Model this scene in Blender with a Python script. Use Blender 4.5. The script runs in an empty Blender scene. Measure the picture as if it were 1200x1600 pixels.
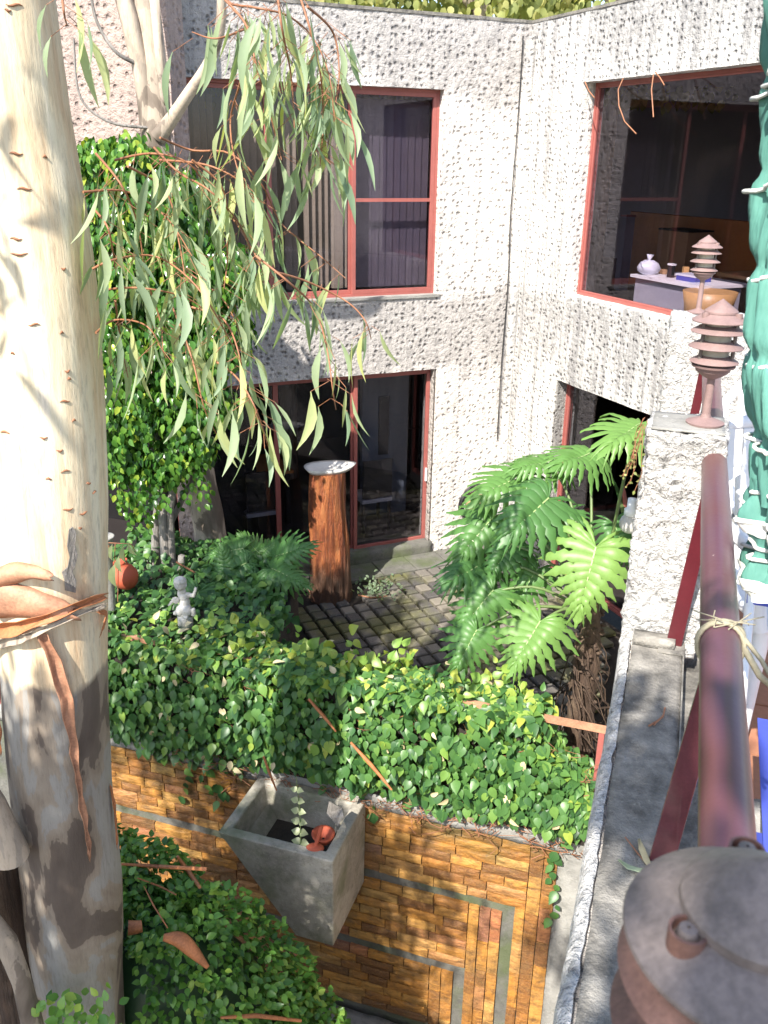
import bpy, bmesh, math, random
import numpy as np
from mathutils import Vector, Matrix, noise
from mathutils.bvhtree import BVHTree
random.seed(7); RNG = np.random.default_rng(7)
SC = bpy.context.scene; COL = SC.collection; R = math.radians
# ------------------------------------------------------------------ camera
CZ = 4.68
cam_d = bpy.data.cameras.new('camera'); cam = bpy.data.objects.new('camera', cam_d); COL.objects.link(cam)
cam_d.sensor_fit = 'HORIZONTAL'; cam_d.sensor_width = 36; cam_d.lens = 42.0; cam_d.clip_start = .05; cam_d.clip_end = 300
CM = Matrix.Translation((0, 0, CZ)) @ Matrix.Rotation(R(90-21.45), 4, 'X') @ Matrix.Rotation(R(.9), 4, 'Z')
cam_d.dof.use_dof = True; cam_d.dof.focus_distance = 7.5; cam_d.dof.aperture_fstop = 20
cam.matrix_world = CM; SC.camera = cam
# ------------------------------------------------------------------ light
SUN = Vector((-.46, -.88, 1.0)).normalized()
w = bpy.data.worlds.new('World'); SC.world = w; w.use_nodes = True
nt = w.node_tree; sky = nt.nodes.new('ShaderNodeTexSky'); sky.sky_type = 'NISHITA'; sky.sun_disc = False
sky.sun_elevation = math.asin(SUN.z); sky.sun_rotation = math.atan2(SUN.x, SUN.y)
bg = nt.nodes['Background']; nt.links.new(sky.outputs[0], bg.inputs[0]); bg.inputs[1].default_value = .15
sl = bpy.data.lights.new('sun', 'SUN'); sl.energy = 5.0; sl.angle = R(.5); sl.color = (1, .95, .86)
so = bpy.data.objects.new('sun', sl); COL.objects.link(so); so.rotation_euler = SUN.to_track_quat('Z', 'Y').to_euler(); so.location = (-20, -16, 30)
SC.view_settings.view_transform = 'Standard'; SC.view_settings.look = 'None'; SC.view_settings.exposure = 1.12; SC.view_settings.gamma = 1
SC.render.engine = 'CYCLES'
# ------------------------------------------------------------------ survey helpers: where a sight line meets a real surface
F = 1400.
def ray(x, y): return (CM.to_3x3() @ Vector(((x-600)/F, (800-y)/F, -1)))
C0 = Vector((0, 0, CZ))
def atz(x, y, z): r = ray(x, y); return C0 + r*((z-CZ)/r.z)
def atY(x, y, Y): r = ray(x, y); return C0 + r*(Y/r.y)
def atp(x, y, p, n): r = ray(x, y); return C0 + r*((Vector(p)-C0).dot(n)/r.dot(n))
def depth(p): return -(CM.inverted() @ Vector(p)).z
# building frames: left wall (LD along, LN out), right wall (RD along, RN out), terrace (E1 right, E2 forward)
LD = Vector((.9135, .4067, 0)).normalized(); LN = Vector((.4067, -.9135, 0)).normalized()
RD = LN.copy(); RN = -LD
E1 = Vector((math.cos(R(18.1)), -math.sin(R(18.1)), 0)); E2 = Vector((math.sin(R(18.1)), math.cos(R(18.1)), 0))
L0 = Vector((.1197, 10.3644, 0)); TC = 1.542; CO = L0 + LD*TC
UP = Vector((0, 0, 1))
def LP(t, z, n=0): return L0 + LD*t + LN*n + UP*z
def RP(s, z, n=0): return CO + RD*s + RN*n + UP*z
def TP(a, b, z): return E1*a + E2*b + UP*z
# ------------------------------------------------------------------ mesh helpers
class MB:
    def __init__(s): s.v = []; s.f = []; s.m = []; s.sm = []
    def add(s, vs, fs, mi=0, smooth=False):
        o = len(s.v); s.v += [tuple(v) for v in vs]; s.f += [tuple(i+o for i in f) for f in fs]; s.m += [mi]*len(fs); s.sm += [smooth]*len(fs); return s
    def obox(s, o, a, b, c, mi=0):
        o, a, b, c = map(Vector, (o, a, b, c)); p = [o, o+a, o+a+b, o+b, o+c, o+a+c, o+a+b+c, o+b+c]
        f = [(0,3,2,1), (4,5,6,7), (0,1,5,4), (1,2,6,5), (2,3,7,6), (3,0,4,7)]
        if a.cross(b).dot(c) < 0: f = [q[::-1] for q in f]
        return s.add(p, f, mi)
    def cbox(s, c, ax, ay, az, mi=0):
        ax, ay, az = map(Vector, (ax, ay, az)); return s.obox(Vector(c)-(ax+ay+az)/2, ax, ay, az, mi)
    def tube(s, pts, rad, n=8, mi=0, cap=True, smooth=True, wob=0):
        pts = [Vector(p) for p in pts]; k = len(pts)
        rad = [rad]*k if isinstance(rad, (int, float)) else rad
        t0 = (pts[1]-pts[0]).normalized(); u = t0.orthogonal().normalized(); vs = []
        for i in range(k):
            t = (pts[min(i+1, k-1)]-pts[max(i-1, 0)]).normalized()
            u = (u - t*u.dot(t)).normalized(); v = t.cross(u)
            for j in range(n):
                a = 2*math.pi*j/n; r = rad[i]*(1+wob*noise.noise(pts[i]*3+Vector((math.cos(a), math.sin(a), 0))))
                vs.append(pts[i]+(u*math.cos(a)+v*math.sin(a))*r)
        fs = [(i*n+j, i*n+(j+1) % n, (i+1)*n+(j+1) % n, (i+1)*n+j) for i in range(k-1) for j in range(n)]
        s.add(vs, fs, mi, smooth)
        if cap: s.add(vs[:n], [tuple(range(n))[::-1]], mi); s.add(vs[-n:], [tuple(range(n))], mi)
        return s
    def lathe(s, c, prof, n=32, mi=0, ax=None, fun=None):
        c = Vector(c); ax = (ax or UP).normalized(); u = Vector((1, 0, 0)); u = (u-ax*u.dot(ax)).normalized(); v = ax.cross(u); vs = []
        for (r, z) in prof:
            for j in range(n):
                a = 2*math.pi*j/n; rr = r*(fun(a, z) if fun else 1); vs.append(c+ax*z+(u*math.cos(a)+v*math.sin(a))*rr)
        k = len(prof); fs = [(i*n+j, i*n+(j+1) % n, (i+1)*n+(j+1) % n, (i+1)*n+j) for i in range(k-1) for j in range(n)]
        return s.add(vs, fs, mi, True)
    def ell(s, c, r, rot=None, n=12, mi=0):
        c = Vector(c); vs = []; fs = []
        for i in range(n+1):
            for j in range(n*2):
                th = math.pi*i/n; ph = math.pi*j/n; p = Vector((r[0]*math.sin(th)*math.cos(ph), r[1]*math.sin(th)*math.sin(ph), r[2]*math.cos(th)))
                if rot: p = rot @ p
                vs.append(c+p)
        m = n*2; fs = [(i*m+j, (i+1)*m+j, (i+1)*m+(j+1) % m, i*m+(j+1) % m) for i in range(n) for j in range(m)]
        return s.add(vs, fs, mi, True)
    def mesh(s, name, mats):
        me = bpy.data.meshes.new(name); me.from_pydata(s.v, [], s.f)
        me.polygons.foreach_set('material_index', s.m); me.polygons.foreach_set('use_smooth', s.sm)
        for m in (mats if isinstance(mats, (list, tuple)) else [mats]): me.materials.append(m)
        me.update(); return me
def setp(o, label=None, cat=None, group=None, kind=None):
    for k, v in (('label', label), ('category', cat), ('group', group), ('kind', kind)):
        if v: o[k] = v
    return o
def thing(name, loc, label, cat, group=None):
    o = bpy.data.objects.new(name, None); o.empty_display_size = .1; o.location = loc; COL.objects.link(o); return setp(o, label, cat, group)
def link(o, parent=None):
    COL.objects.link(o)
    if parent is not None:
        o.parent = parent; r = parent
        m = Matrix.Translation(r.location) if r.type == 'EMPTY' else r.matrix_basis.copy()
        if r.parent is not None: m = Matrix.Identity(4)
        o.matrix_parent_inverse = m.inverted() if r.parent is None else Matrix.Identity(4)
    return o
def part(name, mb, mats, parent=None, **k):
    me = mb if isinstance(mb, bpy.types.Mesh) else mb.mesh(name, mats)
    o = bpy.data.objects.new(name, me); link(o, parent); return setp(o, **k)
def solid(name, mb, mats, label, cat, group=None, bev=0):
    o = part(name, mb, mats, None, label=label, cat=cat, group=group)
    if bev: bevel(o, bev)
    return o
def bevel(o, w=.004, seg=2):
    m = o.modifiers.new('bevel', 'BEVEL'); m.width = w; m.segments = seg; m.limit_method = 'ANGLE'; return o
def gbox(o, a, b, c, step, amp, freq=6, fine=0, mi=0):
    """a box of fine cells whose faces are pushed in and out by noise: rough render, worn concrete"""
    o, a, b, c = map(Vector, (o, a, b, c)); bm = bmesh.new(); key = {}
    if a.cross(b).dot(c) < 0: o = o+a; a = -a
    nn = [max(1, int(round(x.length/step))) for x in (a, b, c)]
    def vert(i, j, k):
        q = (i, j, k)
        if q not in key: key[q] = bm.verts.new(o+a*(i/nn[0])+b*(j/nn[1])+c*(k/nn[2]))
        return key[q]
    A, B, C = nn
    for i in range(A):
        for j in range(B):
            bm.faces.new((vert(i,j,0), vert(i,j+1,0), vert(i+1,j+1,0), vert(i+1,j,0))); bm.faces.new((vert(i,j,C), vert(i+1,j,C), vert(i+1,j+1,C), vert(i,j+1,C)))
    for i in range(A):
        for k in range(C):
            bm.faces.new((vert(i,0,k), vert(i+1,0,k), vert(i+1,0,k+1), vert(i,0,k+1))); bm.faces.new((vert(i,B,k), vert(i,B,k+1), vert(i+1,B,k+1), vert(i+1,B,k)))
    for j in range(B):
        for k in range(C):
            bm.faces.new((vert(0,j,k), vert(0,j,k+1), vert(0,j+1,k+1), vert(0,j+1,k))); bm.faces.new((vert(A,j,k), vert(A,j+1,k), vert(A,j+1,k+1), vert(A,j,k+1)))
    bm.normal_update(); mv = []
    for v in bm.verts:
        d = noise.fractal(v.co*freq, 1, 2, 3)*amp
        if fine: d += noise.noise(v.co*fine)*amp*.7
        mv.append((v, v.co+v.normal*d))
    for v, p in mv: v.co = p
    me = bpy.data.meshes.new('m'); bm.to_mesh(me); bm.free()
    for p in me.polygons: p.use_smooth = True; p.material_index = mi
    return me
def rough(name, o, a, b, c, mat, parent=None, step=.05, amp=.006, freq=6, fine=0, **k):
    me = gbox(o, a, b, c, step, amp, freq, fine); me.name = name; me.materials.append(mat); return part(name, me, None, parent, **k)

# ------------------------------------------------------------------ materials
def newmat(name):
    m = bpy.data.materials.new(name); m.use_nodes = True; t = m.node_tree; b = t.nodes['Principled BSDF']; return m, t, b
def N(t, ty, **k):
    n = t.nodes.new(ty)
    for a, v in k.items():
        if a.startswith('i_'): n.inputs[a[2:].replace('_', ' ')].default_value = v
        else: setattr(n, a, v)
    return n
def ramp(t, src, stops, interp='LINEAR'):
    r = t.nodes.new('ShaderNodeValToRGB'); r.color_ramp.interpolation = interp; e = r.color_ramp.elements
    while len(e) > 1: e.remove(e[-1])
    e[0].position = stops[0][0]; e[0].color = (*stops[0][1], 1)
    for p, c in stops[1:]: x = e.new(p); x.color = (*c, 1)
    t.links.new(src, r.inputs[0]); return r.outputs[0]
def g(v): return (v, v, v)
def coord(t, scale=(1, 1, 1), world=False):
    if world: s = t.nodes.new('ShaderNodeNewGeometry').outputs['Position']
    else: s = t.nodes.new('ShaderNodeTexCoord').outputs['Object']
    m = t.nodes.new('ShaderNodeMapping'); m.inputs['Scale'].default_value = scale; t.links.new(s, m.inputs[0]); return m.outputs[0]
def noi(t, co, scale, detail=4, rough=.6, dist=0):
    n = N(t, 'ShaderNodeTexNoise'); n.inputs['Scale'].default_value = scale; n.inputs['Detail'].default_value = detail; n.inputs['Roughness'].default_value = rough; n.inputs['Distortion'].default_value = dist
    t.links.new(co, n.inputs['Vector']); return n.outputs['Fac']
def vor(t, co, scale, feat='F1', rnd=1):
    n = N(t, 'ShaderNodeTexVoronoi', feature=feat); n.inputs['Scale'].default_value = scale; n.inputs['Randomness'].default_value = rnd; t.links.new(co, n.inputs['Vector']); return n.outputs['Distance'], n
def mix(t, fac, a, b, mode='MIX'):
    n = N(t, 'ShaderNodeMix', data_type='RGBA', blend_type=mode)
    for idx, v in ((0, fac), (6, a), (7, b)):
        if isinstance(v, bpy.types.NodeSocket): t.links.new(v, n.inputs[idx])
        else: n.inputs[idx].default_value = v if idx == 0 else (*v, 1)
    return n.outputs[2]
def mth(t, op, a, b=0., cl=False):
    n = N(t, 'ShaderNodeMath', operation=op, use_clamp=cl)
    for i, v in ((0, a), (1, b)):
        if isinstance(v, bpy.types.NodeSocket): t.links.new(v, n.inputs[i])
        else: n.inputs[i].default_value = v
    return n.outputs[0]
def bump(t, b, h, strength=.5, dist=.01):
    n = t.nodes.new('ShaderNodeBump'); n.inputs['Strength'].default_value = strength; n.inputs['Distance'].default_value = dist; t.links.new(h, n.inputs['Height']); t.links.new(n.outputs[0], b.inputs['Normal'])
def col(t, b, c):
    if isinstance(c, bpy.types.NodeSocket): t.links.new(c, b.inputs['Base Color'])
    else: b.inputs['Base Color'].default_value = (*c, 1)
def plain(name, c, rough=.6, metal=0, var=.25, scale=8, bmp=.1, coat=0, world=False):
    m, t, b = newmat(name); co = coord(t, world=world); n = noi(t, co, scale); n2 = noi(t, co, scale*9)
    f = mth(t, 'ADD', mth(t, 'MULTIPLY', n, .6), mth(t, 'MULTIPLY', n2, .4))
    col(t, b, ramp(t, f, [(.3, tuple(x*(1-var) for x in c)), (.7, tuple(min(1, x*(1+var)) for x in c))]))
    b.inputs['Roughness'].default_value = rough; b.inputs['Metallic'].default_value = metal; b.inputs['Coat Weight'].default_value = coat
    if bmp: bump(t, b, f, bmp, .01)
    return m
def stucco(name, base, dirt_and_shade, amount, pock=17, pit=.02, streak=.5, zr=None):
    m, t, b = newmat(name); co = coord(t, world=True)
    wn = N(t, 'ShaderNodeTexNoise'); wn.inputs['Scale'].default_value = 13; wn.inputs['Detail'].default_value = 4; t.links.new(co, wn.inputs['Vector'])
    wc = N(t, 'ShaderNodeVectorMath', operation='MULTIPLY_ADD'); t.links.new(wn.outputs['Color'], wc.inputs[0]); wc.inputs[1].default_value = (.05,)*3; t.links.new(co, wc.inputs[2])
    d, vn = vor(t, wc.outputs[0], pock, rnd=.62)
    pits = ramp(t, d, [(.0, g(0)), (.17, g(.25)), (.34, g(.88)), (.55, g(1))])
    n1 = noi(t, co, 1.3, 5, .65); st = noi(t, coord(t, (5, 5, .22), True), 1.6, 4, .7); st2 = noi(t, coord(t, (14, 14, .35), True), 1.3, 3, .7); n3 = noi(t, co, 55, 3, .7); n4 = noi(t, co, 16, 4, .75)
    mask = mth(t, 'ADD', mth(t, 'MULTIPLY', n1, .45), mth(t, 'MULTIPLY', st, .45)); mask = mth(t, 'ADD', mask, mth(t, 'MULTIPLY', n4, .2))
    if zr:
        s_ = N(t, 'ShaderNodeSeparateXYZ'); t.links.new(co, s_.inputs[0]); zn = mth(t, 'ADD', mth(t, 'MULTIPLY', s_.outputs['Z'], .14), mth(t, 'MULTIPLY', mth(t, 'SUBTRACT', n1, .5), .12))
        mask = mth(t, 'ADD', mask, mth(t, 'MULTIPLY', ramp(t, zn, [(z*.14, g(v)) for z, v in zr]), .40))
    mk = ramp(t, mask, [(.60-amount*.25, g(0)), (.84-amount*.22, g(1))])
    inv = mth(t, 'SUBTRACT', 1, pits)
    pit_shade = mth(t, 'MULTIPLY', mth(t, 'MULTIPLY', inv, ramp(t, noi(t, co, 3.5, 5, .75), [(.36, g(.5)), (.6, g(1))])), mth(t, 'ADD', .52, mth(t, 'MULTIPLY', mk, .7)), True)
    c = mix(t, n3, tuple(x*.88 for x in base), tuple(min(1, x*1.08) for x in base)); c = mix(t, ramp(t, n4, [(.36, g(.45)), (.52, g(0))]), c, tuple(x*1.5 for x in dirt_and_shade))
    c = mix(t, mth(t, 'MULTIPLY', ramp(t, st, [(.46, g(0)), (.62, g(1))]), streak*.6), c, dirt_and_shade); c = mix(t, mth(t, 'MULTIPLY', ramp(t, st2, [(.52, g(0)), (.63, g(1))]), streak*.55), c, dirt_and_shade)
    c = mix(t, mth(t, 'MULTIPLY', mk, .42), c, dirt_and_shade)
    c = mix(t, mth(t, 'MULTIPLY', mth(t, 'MULTIPLY', mk, ramp(t, n4, [(.45, g(0)), (.62, g(1))])), .5), c, tuple(x*.6 for x in dirt_and_shade))
    c = mix(t, pit_shade, c, tuple(x*.62 for x in dirt_and_shade)); col(t, b, c)  # shadow inside the pits painted into the colour, stronger where grime lies
    b.inputs['Roughness'].default_value = .95
    h = mth(t, 'ADD', mth(t, 'MULTIPLY', pits, 1.), mth(t, 'MULTIPLY', n3, .45)); h = mth(t, 'ADD', h, mth(t, 'MULTIPLY', n4, 1.2)); bump(t, b, h, 1, pit); return m
M = {}
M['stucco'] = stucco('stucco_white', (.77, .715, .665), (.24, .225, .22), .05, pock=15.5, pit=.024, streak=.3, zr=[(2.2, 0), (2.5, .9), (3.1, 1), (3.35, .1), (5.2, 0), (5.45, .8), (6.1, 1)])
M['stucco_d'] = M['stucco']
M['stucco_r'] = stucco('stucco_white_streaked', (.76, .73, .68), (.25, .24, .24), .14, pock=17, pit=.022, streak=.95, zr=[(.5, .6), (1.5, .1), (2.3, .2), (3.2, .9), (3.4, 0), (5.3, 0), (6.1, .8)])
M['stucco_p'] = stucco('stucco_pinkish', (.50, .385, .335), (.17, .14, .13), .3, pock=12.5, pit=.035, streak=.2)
def rendermat():
    m, t, b = newmat('rough_cast_render'); co = coord(t, world=True); n = noi(t, co, 45, 4, .65, .6); n2 = noi(t, co, 9, 3); n3 = noi(t, co, 2.2, 4, .7)
    c = ramp(t, n, [(.30, (.16, .155, .15)), (.40, (.46, .445, .43)), (.52, (.62, .60, .575)), (.66, (.68, .66, .635))])
    c = mix(t, ramp(t, n3, [(.55, g(0)), (.75, g(.45))]), c, (.3, .29, .27)); col(t, b, c); b.inputs['Roughness'].default_value = .95
    bump(t, b, mth(t, 'ADD', mth(t, 'MULTIPLY', n, 1.4), mth(t, 'MULTIPLY', n2, .6)), 1, .03); return m
M['render'] = rendermat()
def concrete(name, base, spread=.35, stain=(.1, .095, .09), sc=3, green=0):
    m, t, b = newmat(name); co = coord(t, world=True); n = noi(t, co, sc, 6, .7); n2 = noi(t, co, 60, 3, .8); n3 = noi(t, co, 14, 5, .75)
    c = ramp(t, n, [(.3, tuple(x*(1-spread) for x in base)), (.5, base), (.7, tuple(min(1, x*(1+spread)) for x in base))])
    c = mix(t, ramp(t, n3, [(.5, g(0)), (.72, g(.6))]), c, stain); c = mix(t, ramp(t, n2, [(.62, g(0)), (.75, g(.5))]), c, tuple(min(1, x*2.6) for x in base))
    if green: c = mix(t, ramp(t, noi(t, co, 2.1, 4), [(.48, g(0)), (.65, g(green))]), c, (.07, .10, .02))
    col(t, b, c); b.inputs['Roughness'].default_value = .9; bump(t, b, mth(t, 'ADD', mth(t, 'ADD', n3, n2), n), .6, .012); return m
M['ledge'] = concrete('dark_weathered_concrete', (.19, .176, .155), .75, (.045, .042, .038), 9)
M['concrete'] = concrete('grey_concrete', (.27, .26, .24), .25, (.12, .12, .11), 3)
M['box'] = concrete('planter_concrete', (.34, .31, .26), .4, (.12, .115, .09), 2.6, .55)
M['slab'] = concrete('mossy_slab', (.13, .125, .11), .3, (.05, .05, .045), 4, .6)
def paver():
    m, t, b = newmat('paver_stone'); co = coord(t, world=True); oi = N(t, 'ShaderNodeObjectInfo').outputs['Random']
    c = ramp(t, oi, [(0, (.05, .047, .046)), (.5, (.11, .10, .092)), (1, (.21, .185, .15))])
    c = mix(t, ramp(t, noi(t, co, 1.1, 4, .6), [(.47, g(0)), (.6, g(.75))]), c, (.12, .12, .03)); c = mix(t, ramp(t, noi(t, co, 70, 3), [(.55, g(0)), (.8, g(.5))]), c, (.3, .28, .24))
    col(t, b, c); b.inputs['Roughness'].default_value = .75; bump(t, b, noi(t, co, 40, 5, .7), .6, .01); return m
M['paver'] = paver()
def stone(name, tint):
    m, t, b = newmat(name); co = coord(t, world=True); oi = N(t, 'ShaderNodeObjectInfo').outputs['Random']; n = noi(t, coord(t, (1, 1, 2.4), True), 9, 6, .7, .5); n2 = noi(t, co, 2, 4)
    c = ramp(t, oi, [(0, (.15, .065, .025)), (.3, (.32, .13, .028)), (.6, (.46, .20, .035)), (.85, (.50, .28, .08)), (.97, (.36, .12, .06)), (1, (.14, .12, .09))])
    c = mix(t, ramp(t, n, [(.3, g(.85)), (.55, g(0))]), c, (.10, .045, .02)); c = mix(t, ramp(t, n, [(.58, g(0)), (.8, g(.45))]), c, (.58, .32, .08))
    c = mix(t, ramp(t, noi(t, co, 3.2, 5, .7), [(.46, g(0)), (.66, g(.65))]), c, (.12, .075, .035)); c = mix(t, ramp(t, noi(t, co, 70, 4, .75), [(.5, g(0)), (.72, g(.3))]), c, (.60, .36, .10))
    s = N(t, 'ShaderNodeSeparateXYZ'); t.links.new(co, s.inputs[0]); top = ramp(t, mth(t, 'ADD', s.outputs['Z'], mth(t, 'MULTIPLY', n2, .9)), [(.16, g(0)), (.42, g(.7))])
    c = mix(t, top, c, (.07, .075, .022)); col(t, b, c); b.inputs['Roughness'].default_value = .6; bump(t, b, n, .9, .02); return m
M['stone'] = stone('amber_split_stone', 0)
M['frame'] = plain('red_painted_aluminium', (.31, .095, .08), .42, 0, .15, 5, .02)
M['maroon'] = plain('maroon_gloss_paint', (.10, .028, .036), .22, .0, .25, 30, .02, .6)
M['darkred'] = plain('dark_red_paint', (.10, .012, .018), .35, 0, .2, 12, .02, .3)
def railmat():
    m, t, b = newmat('rail_paint'); co = coord(t, world=True); n = noi(t, co, 2.5, 3); sp = noi(t, co, 90, 2, .5)
    c = ramp(t, n, [(.35, (.11, .036, .034)), (.65, (.10, .042, .062))]); c = mix(t, ramp(t, sp, [(.76, g(0)), (.79, g(.7))]), c, (.6, .5, .45)); col(t, b, c)
    b.inputs['Roughness'].default_value = .42; b.inputs['Coat Weight'].default_value = .2; b.inputs['Coat Roughness'].default_value = .2; bump(t, b, noi(t, co, 60, 3), .12, .004); return m
M['rail'] = railmat()
M['lamp'] = plain('faded_brown_lamp_paint', (.23, .15, .14), .62, .0, .22, 25, .15)
M['lamp2'] = plain('weathered_lamp_metal', (.15, .122, .114), .5, .0, .55, 20, .18)
M['lamp3'] = plain('rusty_lamp_metal', (.15, .078, .062), .55, 0, .55, 26, .18)
M['lampglass'] = plain('frosted_glass', (.45, .42, .36), .3, 0, .1, 10, 0)
M['white'] = plain('white_plastic', (.75, .75, .76), .4, 0, .06, 6, .02)
M['blue'] = plain('blue_strap', (.05, .07, .34), .5, 0, .1, 10, .02)
M['cord'] = plain('white_cord', (.7, .7, .66), .8, 0, .1, 60, .2)
M['rope'] = plain('jute_rope', (.36, .32, .22), .9, 0, .3, 120, .5)
M['soil'] = concrete('soil', (.022, .016, .011), .4, (.015, .012, .01), 8)
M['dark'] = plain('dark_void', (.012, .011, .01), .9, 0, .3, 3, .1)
M['black'] = plain('black_rubber', (.015, .015, .016), .5, 0, .2, 20, .05)
M['statue'] = concrete('cast_stone', (.52, .50, .47), .12, (.3, .29, .26), 12)
M['terracotta'] = plain('terracotta', (.42, .085, .04), .7, 0, .15, 14, .1)
M['tile'] = plain('terrace_tile', (.36, .16, .09), .6, 0, .25, 5, .1, world=True)
M['marble'] = plain('white_stone_slab', (.66, .64, .60), .5, 0, .12, 12, .15)
M['blind'] = plain('blind_fabric', (.26, .24, .17), .8, 0, .2, 4, 0)
M['screen'] = plain('purple_screen', (.075, .068, .085), .7, 0, .2, 5, 0)
M['wood'] = plain('orange_wood', (.50, .20, .06), .4, 0, .2, 3, .05)
M['wood_l'] = plain('light_wood', (.50, .30, .12), .4, 0, .15, 3, .05)
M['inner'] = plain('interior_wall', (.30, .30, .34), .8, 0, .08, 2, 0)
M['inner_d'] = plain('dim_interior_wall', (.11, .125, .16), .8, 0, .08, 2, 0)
M['floor_in'] = plain('interior_floor', (.06, .05, .045), .5, 0, .2, 2, 0)
M['cardboard'] = plain('cardboard', (.36, .22, .12), .8, 0, .12, 4, .05)
M['bag'] = plain('plastic_bag', (.6, .62, .7), .35, 0, .1, 12, .3)
def glass(name, tint, refl, rgh=0.0):
    m = bpy.data.materials.new(name); m.use_nodes = True; t = m.node_tree; t.nodes.clear(); o = N(t, 'ShaderNodeOutputMaterial')
    tr = N(t, 'ShaderNodeBsdfTransparent'); tr.inputs[0].default_value = (*tint, 1); gl = N(t, 'ShaderNodeBsdfGlossy'); gl.inputs['Roughness'].default_value = rgh; gl.inputs[0].default_value = (.9, .88, .95, 1)
    lw = N(t, 'ShaderNodeLayerWeight'); f = mth(t, 'ADD', mth(t, 'MULTIPLY', mth(t, 'POWER', lw.outputs['Facing'], 4), .6), refl, True); mx = N(t, 'ShaderNodeMixShader')
    t.links.new(f, mx.inputs[0]); t.links.new(tr.outputs[0], mx.inputs[1]); t.links.new(gl.outputs[0], mx.inputs[2]); t.links.new(mx.outputs[0], o.inputs[0]); return m
M['glass'] = glass('window_glass', (.85, .85, .87), .03)
M['glass_p'] = glass('tinted_window_glass', (.85, .82, .86), .03)
def fabric():
    m, t, b = newmat('green_umbrella_fabric'); co = coord(t, world=True); col(t, b, ramp(t, noi(t, co, 6, 4), [(.3, (.055, .17, .14)), (.7, (.10, .27, .22))]))
    b.inputs['Roughness'].default_value = .75; bump(t, b, noi(t, coord(t, (30, 30, 6), True), 1, 3), .5, .02); return m
M['fabric'] = fabric()
def bark(name, kind):
    m, t, b = newmat(name); co = coord(t, world=True); st = noi(t, coord(t, (7, 7, .6), True), 1.6, 6, .65, .4); fine = noi(t, coord(t, (30, 30, 5), True), 2, 4, .7); n = noi(t, coord(t, (3.4, 3.4, 1.1), True), 1.15, 5, .55, .7); big = noi(t, coord(t, (4, 4, .9), True), .7, 3)
    if kind == 'big':
        cream = ramp(t, st, [(.25, (.50, .30, .17)), (.42, (.66, .50, .32)), (.6, (.74, .64, .46)), (.75, (.80, .70, .56))])
        grey = ramp(t, n, [(.30, (.075, .055, .045)), (.47, (.13, .10, .08)), (.475, (.24, .19, .145)), (.56, (.30, .25, .20)), (.565, (.29, .27, .245)), (.8, (.37, .36, .34))], 'LINEAR')
        s = N(t, 'ShaderNodeSeparateXYZ'); t.links.new(co, s.inputs[0]); zz = mth(t, 'ADD', s.outputs['Z'], mth(t, 'MULTIPLY', big, .5))
        f = ramp(t, mth(t, 'MULTIPLY', zz, .2), [(.513, g(0)), (.519, g(1))]); c = mix(t, f, grey, cream)
    elif kind == 'back':
        c = ramp(t, n, [(.36, (.11, .085, .065)), (.45, (.20, .16, .125)), (.455, (.34, .28, .22)), (.54, (.40, .33, .26)), (.545, (.50, .40, .30)), (.8, (.56, .49, .41))])
    elif kind == 'stump':
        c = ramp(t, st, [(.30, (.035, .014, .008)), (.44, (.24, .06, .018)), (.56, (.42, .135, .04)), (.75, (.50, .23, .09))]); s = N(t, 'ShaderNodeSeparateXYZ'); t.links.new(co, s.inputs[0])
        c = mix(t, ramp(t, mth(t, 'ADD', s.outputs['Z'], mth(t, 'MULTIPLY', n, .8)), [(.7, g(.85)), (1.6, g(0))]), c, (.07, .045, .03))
    elif kind == 'grey':
        c = ramp(t, st, [(.3, (.09, .08, .07)), (.5, (.24, .22, .20)), (.7, (.34, .31, .28))])
    else:
        c = ramp(t, st, [(.3, (.03, .018, .012)), (.5, (.075, .045, .03)), (.7, (.16, .11, .07))])
    c = mix(t, ramp(t, fine, [(.3, g(.35)), (.5, g(0))]), c, (.12, .09, .07)); col(t, b, c); b.inputs['Roughness'].default_value = .75
    bump(t, b, mth(t, 'ADD', mth(t, 'ADD', st, mth(t, 'MULTIPLY', n, 1.2)), mth(t, 'MULTIPLY', fine, .5 if kind != 'stump' else 1.4)), .45 if kind in ('big', 'back') else 1, .012 if kind in ('big', 'back') else .03); return m
for k in ('big', 'back', 'stump', 'grey', 'palm'): M['bark_'+k] = bark('bark_'+k, k)
M['peel'] = plain('peeled_bark_inside', (.40, .15, .06), .6, 0, .5, 9, .2)
M['peel_p'] = plain('peeled_bark_pink', (.40, .20, .12), .6, 0, .5, 9, .2)
M['twig'] = plain('reddish_twig', (.28, .12, .06), .6, 0, .3, 20, .1)
M['stem'] = plain('green_stem', (.12, .17, .06), .5, 0, .25, 10, .05)
def leafmat(name, stops, trans=.35, rough=.38, tint=(1.2, 1.25, .5)):
    m, t, b = newmat(name); a = N(t, 'ShaderNodeAttribute', attribute_name='var'); o = t.nodes['Material Output']
    c = ramp(t, a.outputs['Fac'], stops); n = noi(t, coord(t, world=True), 35, 2); c = mix(t, mth(t, 'MULTIPLY', n, .35), c, tuple(x*.5 for x in stops[len(stops)//2][1]))
    col(t, b, c); b.inputs['Roughness'].default_value = rough; b.inputs['Specular IOR Level'].default_value = .45
    tr = N(t, 'ShaderNodeBsdfTranslucent'); t.links.new(mix(t, 1, c, tint, 'MULTIPLY'), tr.inputs[0]); mx = N(t, 'ShaderNodeMixShader'); mx.inputs[0].default_value = trans
    t.links.new(b.outputs[0], mx.inputs[1]); t.links.new(tr.outputs[0], mx.inputs[2]); t.links.new(mx.outputs[0], o.inputs[0]); return m
M['ivy'] = leafmat('ivy_leaf', [(0, (.018, .055, .025)), (.35, (.055, .15, .045)), (.6, (.13, .27, .065)), (.8, (.26, .42, .08)), (1, (.45, .48, .08))])
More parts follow.
